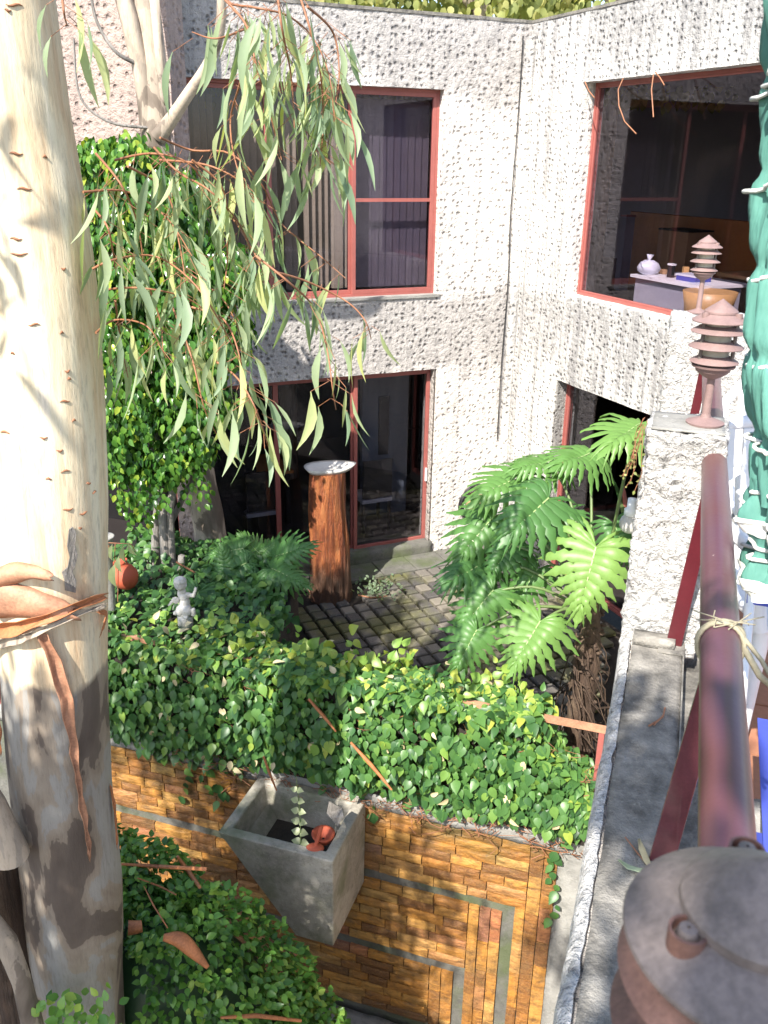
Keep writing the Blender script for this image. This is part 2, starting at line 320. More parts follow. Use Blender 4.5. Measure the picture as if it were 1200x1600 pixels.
M['ficus'] = leafmat('ficus_leaf', [(0, (.012, .05, .012)), (.4, (.045, .15, .028)), (.75, (.15, .31, .045)), (1, (.42, .50, .06))], rough=.25)
M['bush'] = leafmat('bush_leaf', [(0, (.02, .07, .018)), (.4, (.08, .21, .04)), (.75, (.19, .38, .07)), (1, (.38, .52, .10))], rough=.28)
M['gum'] = leafmat('gum_leaf', [(0, (.17, .26, .17)), (.4, (.29, .39, .25)), (.7, (.42, .50, .30)), (1, (.56, .58, .26))], .45, .5)
M['phil'] = leafmat('philodendron_leaf', [(0, (.05, .15, .05)), (.5, (.12, .26, .065)), (1, (.25, .40, .10))], .3, .42)
M['far'] = leafmat('far_foliage', [(0, (.12, .15, .05)), (.5, (.32, .36, .12)), (1, (.62, .58, .24))], .45, .6)
# ------------------------------------------------------------------ leaves
def strip_leaf(rows, fold=.15, curve=0, side=0):
    """rows: (y, half width). returns verts, faces of a folded leaf along +Y, face up +Z"""
    v = []; f = []
    for y, h in rows:
        z = -curve*y*y; x = side*math.sin(y*math.pi)
        v += [(x-h, y, z+h*fold), (x, y, z), (x+h, y, z+h*fold)]
    for i in range(len(rows)-1):
        a = i*3; f += [(a, a+1, a+4, a+3), (a+1, a+2, a+5, a+4)]
    return np.array(v, float), f
LT = {'ivy': strip_leaf([(0, .01), (.1, .28), (.3, .40), (.55, .33), (.8, .15), (1, .005)], .22, .22),
      'small': strip_leaf([(0, .01), (.2, .25), (.5, .31), (.8, .16), (1, .005)], .25, .2),
      'gum': strip_leaf([(0, .006), (.08, .012), (.2, .045), (.4, .066), (.6, .058), (.8, .034), (1, .003)], .35, .22, .07),
      'gum2': strip_leaf([(0, .006), (.08, .012), (.2, .045), (.4, .07), (.6, .06), (.8, .034), (1, .003)], .35, -.2, -.10)}
def basis(d, n, s, sx=1):
    d = d.normalized(); x = d.cross(n)
    if x.length < 1e-4: x = d.orthogonal()
    x.normalize(); z = x.cross(d); return (x*s*sx, d*s, z*s)
def leafmesh(name, tpl, mats, var):
    v, f = tpl; me = bpy.data.meshes.new(name); me.from_pydata(v.tolist(), [], f); a = me.attributes.new('var', 'FLOAT', 'POINT'); a.data.foreach_set('value', [var]*len(v)); me.materials.append(mats); me.polygons.foreach_set('use_smooth', [True]*len(f)); return me
def joined(name, tpls, L, mat):
    vs = []; fs = []; va = []; o = 0
    for ti, tpl in enumerate(tpls):
        S = [l for l in L if l[5] % len(tpls) == ti]
        if not S: continue
        v, f = tpl; X = np.array([[b for b in basis(l[1], l[2], l[3], l[6] if len(l) > 6 else 1)] for l in S]); P = np.array([l[0] for l in S])
        V = np.einsum('vk,nkj->nvj', v, X)+P[:, None, :]; Fq = np.array(f)[None]+(np.arange(len(S))*len(v))[:, None, None]+o
        vs.append(V.reshape(-1, 3)); fs.append(Fq.reshape(-1, 4)); va.append(np.repeat([l[4] for l in S], len(v))); o += len(S)*len(v)
    vs = np.concatenate(vs); fs = np.concatenate(fs); va = np.concatenate(va); me = bpy.data.meshes.new(name)
    me.vertices.add(len(vs)); me.vertices.foreach_set('co', vs.ravel()); me.loops.add(fs.size); me.loops.foreach_set('vertex_index', fs.ravel().astype(np.int32))
    me.polygons.add(len(fs)); me.polygons.foreach_set('loop_start', np.arange(0, fs.size, 4, dtype=np.int32)); me.update(calc_edges=True)
    me.polygons.foreach_set('use_smooth', np.ones(len(fs), bool)); a = me.attributes.new('var', 'FLOAT', 'POINT'); a.data.foreach_set('value', va.astype(np.float32)); me.materials.append(mat); return me
def foliage(root, L, tpls, mat, nparts=300, pname='leaf', sname='foliage'):
    """L: (pos, dir, normal, size, var, template index, width). The largest in view become parts, the rest one part"""
    L = list(L); IM = CM.inverted()
    def score(l):
        c = IM @ Vector(l[0]); d = -c.z
        if d < .1: return -1
        x = 600+F*c.x/d; y = 800-F*c.y/d
        return l[3]/d if 0 < x < 1200 and 0 < y < 1600 else -1
    if nparts:
        sc = sorted(((score(l)*(1+.3*random.random()), i) for i, l in enumerate(L)), reverse=True); keep = [i for s, i in sc[:nparts] if s > 0]; ks = set(keep)
        protos = {}
        for i in keep:
            l = L[i]; q = (l[5] % len(tpls), round(l[4]*9))
            if q not in protos: protos[q] = leafmesh('leaf', tpls[q[0]], mat, q[1]/9)
            o = bpy.data.objects.new(pname, protos[q]); x, y, z = basis(l[1], l[2], l[3], l[6] if len(l) > 6 else 1); p = l[0]
            link(o, root); o.matrix_basis = Matrix(((x.x, y.x, z.x, p[0]), (x.y, y.y, z.y, p[1]), (x.z, y.z, z.z, p[2]), (0, 0, 0, 1)))
        L = [l for i, l in enumerate(L) if i not in ks]
    if L:
        o = bpy.data.objects.new(sname, joined(sname, tpls, L, mat)); link(o, root); o['kind'] = 'stuff'
def rv(s=1): return Vector((random.uniform(-s, s), random.uniform(-s, s), random.uniform(-s, s)))
# ================================================================== SETTING
def struct(name, mb, mats): return part(name, mb, mats, None, kind='structure')
LOW = -2.6
struct('ground', MB().obox((-40, -20, LOW-.4), (90, 0, 0), (0, 90, 0), (0, 0, .4)), M['soil'])
pb = MB()                                                   # soil body of the upper court, held by the stone wall
q = [TP(-9, 5.62, 0), TP(-.04, 5.62, 0), CO+RD*2.9, CO, LP(-3, 0)-LN*.2, TP(-9, 11.5, 0)]
zt, zb = -.055, LOW
pb.add([p+UP*zt for p in q]+[p+UP*zb for p in q], [tuple(range(6))]+[tuple(range(6, 12))[::-1]]+[(i, i+6, (i+1) % 6+6, (i+1) % 6) for i in range(6)])
patio = struct('patio', pb, M['soil'])
# pavers
pv = 0; PMB = []
for k in range(6):
    m = MB(); a, b_ = .0715+random.uniform(-.003, .002), .077+random.uniform(-.003, .002); h = .05; c = .012
    v = [(-a, -b_, 0), (a, -b_, 0), (a, b_, 0), (-a, b_, 0), (-a, -b_, h-c), (a, -b_, h-c), (a, b_, h-c), (-a, b_, h-c), (-a+c, -b_+c, h), (a-c, -b_+c, h), (a-c, b_-c, h), (-a+c, b_-c, h)]
    f = [(0,1,5,4), (1,2,6,5), (2,3,7,6), (3,0,4,7), (4,5,9,8), (5,6,10,9), (6,7,11,10), (7,4,8,11), (8,9,10,11)]
    m.add(v, f); PMB.append(m.mesh('paver', M['paver']))
rest = MB(); cnt = 0; cand = []
for i in range(-14, 13):
    for j in range(0, 30):
        t = i*.172-.02; n = .56+j*.186; p = LP(t, -.045+random.uniform(-.004, .004), n)
        if (p-L0).dot(LD) > TC-.1+.0: continue
        b = p.dot(E2); a = p.dot(E1)
        if b < 5.75 or a > -.25: continue
        if (p-CO).dot(RN) < .12: continue
        st = (p-Vector((-.62, 9.3, 0))); e = abs(st.dot(LD)-.22)/.52+abs(st.dot(LN)+.05)/.34
        if e < 1: continue
        if t < -1.05-.0*j+.25*random.random() and n < .9: continue
        if t < -1.75+.1*random.random(): continue
        x = CM.inverted() @ p; px = 600-F*x.x/x.z; py = 800+F*x.y/x.z
        cand.append((abs(py-930)+abs(px-620)*.3, p))
cand.sort(key=lambda c: c[0])
for k, (s_, p) in enumerate(cand):
    rot = math.atan2(LD.y, LD.x)+random.uniform(-.03, .03)
    if k < 300:
        o = bpy.data.objects.new('paver', random.choice(PMB)); link(o, patio); o.matrix_basis = Matrix.Translation(p) @ Matrix.Rotation(rot, 4, 'Z') @ Matrix.Rotation(random.uniform(-.015, .015), 4, 'X')
    else:
        rest.cbox(p+UP*.024, LD*.143, LN*.154, UP*.048)
if rest.v: part('paving', rest, M['paver'], patio, kind='stuff')
for i in range(-6, 4):                                      # larger slabs along the house
    t0 = i*.44+.13
    if t0 > 1.4: continue
    o = part('slab', MB().obox(LP(t0+.006, -.045, .02), LD*(min(.44, TC-t0)-.012), LN*.43, UP*(.042+random.uniform(-.003, .003))), M['slab'], patio); bevel(o, .006)
o = part('slab', MB().obox(CO+RD*.12+RN*.02-UP*.045, RD*2.0, RN*.20, UP*.044), M['slab'], patio); bevel(o, .006)

# ================================================================== HOUSE
RZ = 6.08
house = thing('house', LP(0, 0), 'two storey courtyard house with pitted white stucco walls and red framed windows', 'house')
def wallgrid(name, O, D, Nn, u0, u1, z0, z1, holes, mat, parent, step=.06, amp=.008, th=.28):
    """front skin with recessed openings; every opening has reveals"""
    us = sorted({u0, u1} | {h[0] for h in holes} | {h[1] for h in holes}); zs = sorted({z0, z1} | {h[2] for h in holes} | {h[3] for h in holes})
    def fillin(a):
        r = []
        for i in range(len(a)-1):
            k = max(1, int(round((a[i+1]-a[i])/step))); r += [a[i]+(a[i+1]-a[i])*j/k for j in range(k)]
        return r+[a[-1]]
    us = fillin([x for x in us if u0 <= x <= u1]); zs = fillin([x for x in zs if z0 <= x <= z1]); v = []; f = []
    def P(u, z, n): return O+D*u+UP*z+Nn*n
    for z in zs:
        for u in us:
            p = P(u, z, 0); d = noise.fractal(p*3.5, 1, 2, 3)*amp+noise.noise(p*11)*amp*.5; v.append(p+Nn*d+UP*noise.noise(p*7)*amp*.6)
    nu = len(us)
    for j in range(len(zs)-1):
        for i in range(nu-1):
            um = (us[i]+us[i+1])/2; zm = (zs[j]+zs[j+1])/2
            if any(h[0] < um < h[1] and h[2] < zm < h[3] for h in holes): continue
            f.append((j*nu+i, j*nu+i+1, (j+1)*nu+i+1, (j+1)*nu+i))
    mb = MB(); mb.add(v, f, 0, True)
    def rev(idx):                                           # ribbon going back from a run of edge vertices
        pts = [Vector(v[k]) for k in idx]; back = [p-Nn*th for p in pts]; k = len(pts); mb.add(pts+back, [(i, i+1, i+1+k, i+k) for i in range(k-1)], 0)
    def iu(x): return min(range(nu), key=lambda i: abs(us[i]-x))
    def iz(x): return min(range(len(zs)), key=lambda i: abs(zs[i]-x))
    for h in holes+[(u0, u1, z0, z1)]:
        a, b, c, d = iu(max(h[0], u0)), iu(min(h[1], u1)), iz(max(h[2], z0)), iz(min(h[3], z1))
        rev([d*nu+i for i in range(a, b+1)]); rev([c*nu+i for i in range(a, b+1)]); rev([j*nu+a for j in range(c, d+1)]); rev([j*nu+b for j in range(c, d+1)])
    # back skin
    vb = [P(u, z, -th) for z in zs for u in us]; mb.add(vb, [t[::-1] for t in f], 0)
    return part(name, mb, mat, parent)
WU = (-2.43, .50, 3.24, 5.39); WD = (-2.43, .53, .10, 2.37)
# left facade in bands so that each takes its own weathering
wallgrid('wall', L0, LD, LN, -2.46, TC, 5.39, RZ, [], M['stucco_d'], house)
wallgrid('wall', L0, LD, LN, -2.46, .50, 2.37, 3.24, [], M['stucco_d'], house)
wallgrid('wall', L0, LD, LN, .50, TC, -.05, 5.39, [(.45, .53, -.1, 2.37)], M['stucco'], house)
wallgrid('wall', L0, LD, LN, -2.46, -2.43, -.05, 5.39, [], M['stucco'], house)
s_ = rough('door_sill', LP(-2.43, -.05, -.26), LD*2.96, LN*.30, UP*.19, M['slab'], house, .06, .006)
part('window_sill', MB().obox(LP(-2.43, 3.215, -.25), LD*2.95, LN*.27, UP*.03), M['concrete'], house)
# right facade
WR = (1.03, 3.75, 3.33, 5.44); WRL = (1.02, 2.75, -.0, 2.38)
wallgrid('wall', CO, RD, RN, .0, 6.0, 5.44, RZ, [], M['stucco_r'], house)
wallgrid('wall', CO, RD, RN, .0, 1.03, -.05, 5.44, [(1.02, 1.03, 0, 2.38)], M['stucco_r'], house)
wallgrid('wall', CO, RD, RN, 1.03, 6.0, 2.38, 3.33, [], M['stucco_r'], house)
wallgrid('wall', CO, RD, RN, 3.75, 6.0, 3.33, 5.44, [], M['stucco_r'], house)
# column-like cove in the corner and the dark joint beside it
part('corner_pilaster', MB().tube([LP(TC-.03, -.05, .03)+UP*k*.3 for k in range(21)], [.07+.004*math.sin(k*2.1) for k in range(21)], 12), M['stucco_r'], house)
# left return wall coming towards the terrace
F0 = Vector((-1.985, 8.92, 0)); FD = -E1; FN = -E2
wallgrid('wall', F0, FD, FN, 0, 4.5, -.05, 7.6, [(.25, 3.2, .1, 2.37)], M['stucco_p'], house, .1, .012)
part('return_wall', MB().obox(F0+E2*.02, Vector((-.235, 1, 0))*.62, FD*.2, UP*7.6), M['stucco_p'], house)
part('roof_slab', MB().obox(LP(-2.5, RZ-.5, -.3), LD*(TC+2.4), -LN*6, UP*.2), M['concrete'], house)
part('coping', MB().obox(LP(-2.46, RZ, -.28), LD*(TC+2.5), LN*.29, UP*.03).obox(CO+RD*.0+RN*.01+UP*RZ, RD*6, -RN*.3, UP*.028), M['ledge'], house)
# rooms behind the glass
def room(O, D, Nn, u0, u1, z0, z1, dep, wm, fm):
    a = O+D*u0+UP*z0-Nn*.30; m = MB(); L = D*(u1-u0); H = UP*(z1-z0); B = -Nn*dep
    m.obox(a+B, L, -Nn*.1, H, 0).obox(a, -D*.1, B, H, 0).obox(a+L, D*.1, B, H, 0).obox(a, L, B, -UP*.1, 1).obox(a+H, L, B, UP*.1, 0); return part('room', m, [wm, fm], house)
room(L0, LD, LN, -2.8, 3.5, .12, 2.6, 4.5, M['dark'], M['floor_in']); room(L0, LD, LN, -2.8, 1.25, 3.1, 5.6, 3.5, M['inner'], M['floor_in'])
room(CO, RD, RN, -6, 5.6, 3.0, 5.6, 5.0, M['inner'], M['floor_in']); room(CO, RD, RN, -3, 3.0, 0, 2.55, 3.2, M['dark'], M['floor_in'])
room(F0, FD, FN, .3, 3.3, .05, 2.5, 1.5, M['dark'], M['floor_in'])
# ---- windows
def frame_rect(O, D, Nn, u0, u1, z0, z1, wd, dp, n, ov=0):
    m = MB(); P = lambda u, z: O+D*u+UP*z+Nn*n
    m.obox(P(u0, z0), D*(u1-u0), -Nn*dp, UP*wd).obox(P(u0, z1-wd), D*(u1-u0), -Nn*dp, UP*wd).obox(P(u0, z0+wd), D*wd, -Nn*dp, UP*(z1-z0-2*wd)).obox(P(u1-wd, z0+wd), D*wd, -Nn*dp, UP*(z1-z0-2*wd)); return m
def window(O, D, Nn, u0, u1, z0, z1, sashes, gl, parent, name='window', rec=.10, wd=.045, outer=.03):
    f = part(name, frame_rect(O, D, Nn, u0, u1, z0, z1, outer, .09, -rec), M['frame'], parent); k = 0
    for (a, b, bars, off) in sashes:
        s = part('sash', frame_rect(O, D, Nn, a, b, z0+outer, z1-outer, wd, .035, -rec-off), M['frame'], f); bevel(s, .003)
        for z in bars: part('glazing_bar', MB().obox(O+D*(a+wd)+UP*(z-.018)-Nn*(rec+off+.003), D*(b-a-2*wd), -Nn*.03, UP*.036), M['frame'], f)
        part('pane', MB().obox(O+D*(a+wd-.005)+UP*(z0+outer+wd-.005)-Nn*(rec+off+.014), D*(b-a-2*wd+.01), -Nn*.006, UP*(z1-z0-2*outer-2*wd+.01)), gl, f)
    return f
wu = window(L0, LD, LN, *WU, [(-2.40, -1.42, [], .045), (-1.45, -.50, [], .045), (-.52, .47, [4.27], .005)], M['glass_p'], house)
wd_ = window(L0, LD, LN, *WD, [(-2.40, -1.42, [], .045), (-1.45, -.47, [], .045), (-.49, .50, [], .005)], M['glass'], house, 'sliding_door')
part('handle', MB().obox(LP(.465, .93, -.098), LD*.02, LN*.02, UP*.17), M['white'], wd_)
wr = window(CO, RD, RN, *WR, [(1.06, 3.72, [], .01)], M['glass_p'], house, 'window', .16, .02)
wl = window(CO, RD, RN, *WRL, [(1.05, 2.72, [], .01)], M['glass'], house, 'window', .14, .03)
wf = window(F0, FD, FN, .25, 3.2, .1, 2.37, [(.28, 1.7, [], .01), (1.68, 3.17, [], .04)], M['glass'], house, 'window', .1)
bl = MB(); k = 0
for i in range(26):
    t = -2.36+i*.072; a = 1.05+random.uniform(-.12, .12)
    if .3 < random.random() or i > 20: bl.obox(LP(t, 3.32, -.36), LD*.085*math.cos(a)+LN*.085*math.sin(a), LD*.002, UP*1.95)
bl.obox(LP(-.66, 3.32, -.30), LD*.10, LN*.02, UP*1.97)
part('vertical_blind', bl, M['blind'], wu, kind='stuff')
bl = MB()
for i in range(11): bl.obox(LP(-.47+i*.086, 3.32, -.30), LD*.084+LN*.012, LD*.001-LN*.002, UP*1.97)
part('vertical_blind', bl, M['screen'], wu, kind='stuff')
# inside the upper right office, standing on its floor
def on(x, y, n): return atp(x, y, CO-RN*n, RN)              # a point seen through the glass, n metres behind the facade
fz = 3.0
p = on(985, 330, 3.0); ss = (p-CO).dot(RD)
solid('office_partition', MB().obox(CO+RD*(ss)-RN*3.0+UP*fz, RD*2.6, -RN*.06, UP*(p.z-fz)), M['wood'], 'long brown wooden partition standing at the back of the office', 'partition', bev=.01)
p = on(985, 428, .95); s0 = (p-CO).dot(RD); dz = p.z
dk = thing('office_desk', CO+RD*s0-RN*.95+UP*fz, 'grey office desk crowded with papers behind the large window', 'desk')
part('desk_top', MB().obox(CO+RD*s0-RN*.95+UP*(dz-.03), RD*1.15, -RN*.7, UP*.03), M['white'], dk); part('front_panel', MB().obox(CO+RD*(s0+.04)-RN*1.0+UP*fz, RD*1.07, -RN*.03, UP*(dz-.03-fz)), M['inner'], dk)
for q_ in (.04, 1.08): part('leg', MB().obox(CO+RD*(s0+q_)-RN*1.04+UP*fz, RD*.03, -RN*.5, UP*(dz-.03-fz)), M['inner'], dk)
mb = MB(); c = on(1014, 414, 1.1); c.z = dz+.075; mb.ell(c, (.13, .10, .085), n=8)
mb.lathe(c+UP*.06, [(.05, 0), (.02, .03), (.045, .08), (0.001, .085)], 10)
bagv = [Vector(v)+rv(.012) for v in mb.v]; mb.v = [tuple(v) for v in bagv]
solid('plastic_bag', mb, M['bag'], 'knotted white plastic bag lying on the office desk', 'bag')
def stdbox(name, x, n, w_, d_, h, z0, mat, lab, cat, top=None):
    c = on(x, 420, n); s_ = (c-CO).dot(RD); b = CO+RD*s_-RN*n+UP*z0; th_ = thing(name, b, lab, cat)
    bevel(part('carton', MB().obox(b, RD*w_, -RN*d_, UP*h), mat, th_), .004)
    part('lid', MB().obox(b+UP*(h+.001)-RD*.004+RN*.004, RD*(w_+.008), -RN*(d_+.008), UP*.02), top or mat, th_); return th_
stdbox('small_carton', 1043, 1.15, .07, .05, .13, dz, M['black'], 'small black and white carton standing upright on the desk', 'carton', M['white'])
stdbox('paper_stack', 1058, 1.1, .30, .22, .05, dz, M['blue'], 'low stack of blue folders beside the carton on the desk', 'folders', M['bag'])
stdbox('cardboard_box', 1022, 2.2, .55, .4, .9, fz, M['cardboard'], 'brown cardboard box with dark open top behind the desk', 'box', M['black'])
stdbox('red_carton', 962, 2.4, .12, .15, 1.0, fz, M['inner'], 'narrow grey pedestal with a red item on top near the window corner', 'pedestal', M['frame'])
mb = MB(); c = on(1110, 455, .9); mb.lathe((c.x, c.y, fz), [(.20, 0), (.21, .02), (.24, .35), (.27, c.z-fz), (.255, c.z-fz), (.0, c.z-fz-.03)], 28)
solid('round_drum_table', mb, M['wood_l'], 'round tan drum stool lit by the sun inside the office', 'stool')
c = on(1120, 425, 1.9); s_ = (c-CO).dot(RD)
tb = thing('light_table', CO+RD*s_-RN*1.9+UP*fz, 'light wooden table behind the round drum stool', 'table')
part('table_top', MB().obox(CO+RD*s_-RN*1.9+UP*(c.z-.04), RD*1.3, -RN*.6, UP*.04), M['wood_l'], tb)
for q_ in (0, 1.25): part('leg', MB().obox(CO+RD*(s_+q_)-RN*1.93+UP*fz, RD*.05, -RN*.5, UP*(c.z-.04-fz)), M['wood_l'], tb)
for i, (dx, n_, w_, d_, h_, mt, lb, ct) in enumerate([(1000, 1.05, .16, .2, .006, 'white', 'loose white papers at the left end of the office desk', 'papers'), (1066, 1.35, .05, .05, .11, 'wood_l', 'small amber tin between the cartons on the desk', 'tin'), (1030, 1.3, .09, .06, .05, 'cardboard', 'little brown box beside the knotted bag', 'box'), (1078, 1.0, .14, .18, .008, 'bag', 'open sheet of paper at the right of the desk', 'paper')]):
    c = on(dx, 420, n_); s_ = (c-CO).dot(RD); solid('desk_item', MB().obox(CO+RD*s_-RN*n_+UP*(dz+.002), RD*w_+RN*.02, -RN*d_+RD*.03, UP*h_), M[mt], lb, ct, bev=.002)
# in the ground floor room: a pale partition with a dark niche, a table and two chairs
_t = (atp(566, 700, LP(0, 0, -1.1), LN)-L0).dot(LD)
solid('pale_partition', MB().obox(LP(_t, .13, -1.1), LD*.66, -LN*.08, UP*2.3), M['inner_d'], 'pale blue grey partition seen inside the sliding door', 'partition')
solid('dark_wall_panel', MB().obox(LP(_t+.22, 1.0, -1.08), LD*.15, LN*.012, UP*.8), M['black'], 'tall dark panel hanging on the pale partition', 'panel', bev=.005)
def dchair(p, d, lab):
    n = Vector((-d.y, d.x, 0)); c = thing('dining_chair', p, lab, 'chair', 'dining chairs behind the glass')
    part('seat', MB().cbox(p+UP*.45, d*.42, n*.42, UP*.05), M['inner'], c); part('backrest', MB().cbox(p+d*.2+UP*.75, d*.03, n*.4, UP*.5), M['black'], c)
    for i in (-1, 1):
        for j in (-1, 1): part('leg', MB().cbox(p+d*.18*i+n*.18*j+UP*.21, d*.035, n*.035, UP*.42), M['black'], c)
dchair(LP(.0, .13, -.72), LN, 'pale seated dining chair just behind the right door pane'); dchair(LP(-1.5, .13, -.8), LN, 'dining chair behind the left door pane'); dchair(LP(-2.0, .13, -.9), LN, 'dining chair farthest left behind the door glass')
tb = thing('dining_table', LP(-1.5, .13, -1.5), 'dark dining table inside the ground floor room', 'table')
part('table_top', MB().obox(LP(-2.2, .85, -2.0), LD*1.3, LN*.8, UP*.04), M['wood'], tb)
for a in (-2.15, -1.0):
    for b in (-1.95, -1.3): part('leg', MB().obox(LP(a, .13, b), LD*.06, LN*.06, UP*.72), M['black'], tb)
# wire down the corner
solid('black_cable', MB().tube([LP(TC-.13+.01*math.sin(k), 5.95-k*.35, .025+.006*math.cos(k*1.7)) for k in range(14)], .006, 6), M['black'], 'thin black cable running down the stucco beside the inner corner', 'cable')
for i, (pts, lb) in enumerate([([(914, 128), (920, 142), (929, 153)], 'short dry brown root tip hanging at the left top corner of the large window'), ([(974, 122), (966, 140), (967, 165), (976, 190), (994, 209)], 'long curved dry brown root hanging over the large window'), ([(1021, 116), (1018, 140), (1021, 183)], 'straight dry brown root hanging over the large window'), ([(1024, 113), (1031, 121), (1038, 133)], 'short dry brown root hanging right of the straight one')]):
    solid('dry_root', MB().tube([atp(x, y, CO+RN*(.05+.03*j), RN) for j, (x, y) in enumerate(pts)], .006, 7), M['twig'], lb, 'root', 'dry roots over the large window')
# hose coil
hc = LP(1.13, .60, .07); hr = thing('hose_coil', hc, 'black garden hose coiled against the wall near the corner', 'hose')
hb = MB(); pts = []
for k in range(150):
    a = k*.25; pts.append(hc+(LD*math.cos(a)+UP*math.sin(a))*(.22+.022*math.sin(k*.37))+LN*(.03*math.sin(k*.21)))
part('hose', hb.tube(pts, .011, 6), M['black'], hr); part('reel', MB().lathe(hc-LN*.05, [(.001, .0), (.13, .0), (.14, .015), (.14, .10), (.12, .11), (.001, .11)], 24, ax=LN), M['cardboard'], hr)

# ================================================================== STONE RETAINING WALL
SB = 5.525
sw = thing('retaining_wall', TP(-2, SB, LOW), 'amber split stone retaining wall with stepped concrete grooves under the ivy', 'wall')
bk = MB().obox(TP(-6, SB+.0, LOW), E1*5.96, E2*.06, UP*(-.13-LOW), 0); part('backing', bk, M['slab'], sw)
rough('coping', TP(-6, SB-.05, -.12), E1*5.68, E2*.22, UP*.13, M['concrete'], sw, .05, .012)
rough('concrete_pier', TP(-.37, SB-.01, LOW), E1*.325, E2*.06, UP*(.06-LOW), M['concrete'], sw, .06, .006)
rough('base_kerb', TP(-2.9, SB-.25, LOW), E1*2.3, E2*.2, UP*.2, M['concrete'], sw, .08, .01)
stones = []
def stone_rect(a0, a1, z0, z1): stones.append((a0, a1, z0, z1))
def rows(a0, a1, z1, z0, n):
    h = (z1-z0)/n
    for r in range(n):
        a = a1-random.uniform(0, .1)*0; zt_ = z1-r*h; x = a1
        while x > a0:
            l = random.uniform(.16, .38); y = max(a0, x-l)
            if y-a0 < .06: y = a0
            stone_rect(y, x, zt_-h+random.uniform(-.004, .004), zt_+random.uniform(-.004, .004)); x = y
def cols(a0, a1, n, z1, z0):
    h = (a1-a0)/n
    for r in range(n):
        z = z1
        while z > z0:
            l = random.uniform(.18, .40); y = max(z0, z-l)
            if y-z0 < .06: y = z0
            stone_rect(a0+r*h, a0+(r+1)*h, y, z); z = y
ZB = -2.32
rows(-4.7, -.58, -.13, -.78, 7); cols(-.58, -.37, 2, -.13, ZB); cols(-.665, -.58, 1, -.78, ZB)
rows(-4.7, -1.03, -.875, -1.56, 7); cols(-1.03, -.76, 3, -.875, ZB)
rows(-4.7, -1.33, -1.66, ZB, 7); cols(-1.33, -1.125, 2, -1.66, ZB)
def stonemesh(w_, h):
    """a split face: 3 x 2 cells pushed out unevenly, chamfered edge"""
    m = MB(); nx, nz = 4, 3; g_ = random.uniform(.002, .0045); v = []; 
    for j in range(nz+1):
        for i in range(nx+1):
            e = i in (0, nx) or j in (0, nz); d = random.uniform(.014, .019) if e else random.uniform(.020, .027)
            x = (i/nx-.5)*(w_-2*g_)+(0 if e else random.uniform(-.01, .01)); z = (j/nz-.5)*(h-2*g_)+(0 if e else random.uniform(-.006, .006))
            if e: x += random.uniform(-.002, .002); z += random.uniform(-.003, .003)
            v.append((x, -d-.012, z))
    f = [(j*(nx+1)+i, j*(nx+1)+i+1, (j+1)*(nx+1)+i+1, (j+1)*(nx+1)+i) for j in range(nz) for i in range(nx)]
    o = len(v); x0, z0 = w_/2-g_, h/2-g_; v += [(-x0, .05, -z0), (x0, .05, -z0), (x0, .05, z0), (-x0, .05, z0)]
    for i in range(nx): f.append((i+1, i, o if i < nx/2 else o+1)) if False else None
    rim = [i for i in range(nx+1)]+[(j+1)*(nx+1)-1+0 for j in range(1, nz+1)]+[nz*(nx+1)+i for i in range(nx-1, -1, -1)]+[j*(nx+1) for j in range(nz-1, 0, -1)]
    k = len(rim); back = []
    for r_ in rim: x, y, z = v[r_]; back.append((x, .05, z))
    o = len(v); v += back; f += [(rim[i], o+i, o+(i+1) % k, rim[(i+1) % k]) for i in range(k)]
    return m.add(v, f)
RM = Matrix(((E1.x, E2.x, 0), (E1.y, E2.y, 0), (0, 0, 1)))
pm = {}; srest = MB(); scored = []
for (a0, a1, z0, z1) in stones:
    a, z = (a0+a1)/2, (z0+z1)/2; vis = (a > -2.2) or (z > -.75 and a < -2.9)
    scored.append((0 if vis else 1, random.random(), a0, a1, z0, z1))
scored.sort()
for k, (vs_, _, a0, a1, z0, z1) in enumerate(scored):
    ce = TP((a0+a1)/2, SB, (z0+z1)/2)
    sm_ = stonemesh(a1-a0, z1-z0)
    if k < 300:
        o = bpy.data.objects.new('stone', sm_.mesh('stone', M['stone'])); link(o, sw); o.matrix_basis = Matrix.Translation(ce) @ RM.to_4x4()
    else: srest.add([ce+RM @ Vector(v) for v in sm_.v], sm_.f)
if srest.v: part('stonework', srest, M['stone'], sw, kind='stuff')
# ---- concrete planter box on the wall
PA0, PA1, PB0, PB1, PZ = -2.83, -1.90, 4.75, 5.47, -.05
pl = thing('concrete_planter', TP((PA0+PA1)/2, (PB0+PB1)/2, PZ-.85), 'wedge shaped grey concrete planter box jutting from the stone wall', 'planter')
t_ = .085; zb_ = PZ-.84; ab = -2.22
ob = [TP(PA0, PB0, PZ), TP(PA1, PB0, PZ), TP(PA1, PB1, PZ), TP(PA0, PB1, PZ)]; ib = [TP(PA0+t_, PB0+t_, PZ), TP(PA1-t_, PB0+t_, PZ), TP(PA1-t_, PB1-t_, PZ), TP(PA0+t_, PB1-t_, PZ)]
bb = [TP(ab, PB0+.02, zb_), TP(PA1-.01, PB0+.02, zb_), TP(PA1-.01, PB1, zb_), TP(ab, PB1, zb_)]; ii = [p-UP*.42+(TP((PA0+PA1)/2, (PB0+PB1)/2, PZ)-p)*.25 for p in ib]
m = MB(); m.add(ob+ib+bb+ii, [(0,1,5,4), (1,2,6,5), (2,3,7,6), (3,0,4,7), (1,0,8,9), (2,1,9,10), (3,2,10,11), (0,3,11,8), (8,11,10,9), (4,5,13,12), (5,6,14,13), (6,7,15,14), (7,4,12,15)])
o = part('box', m, M['box'], pl); bevel(o, .012, 3)
part('planting_soil', MB().add([p+UP*.13+(p-ii[(i+2) % 4])*.12 for i, p in enumerate(ii)], [(0, 1, 2, 3)]), M['soil'], pl)
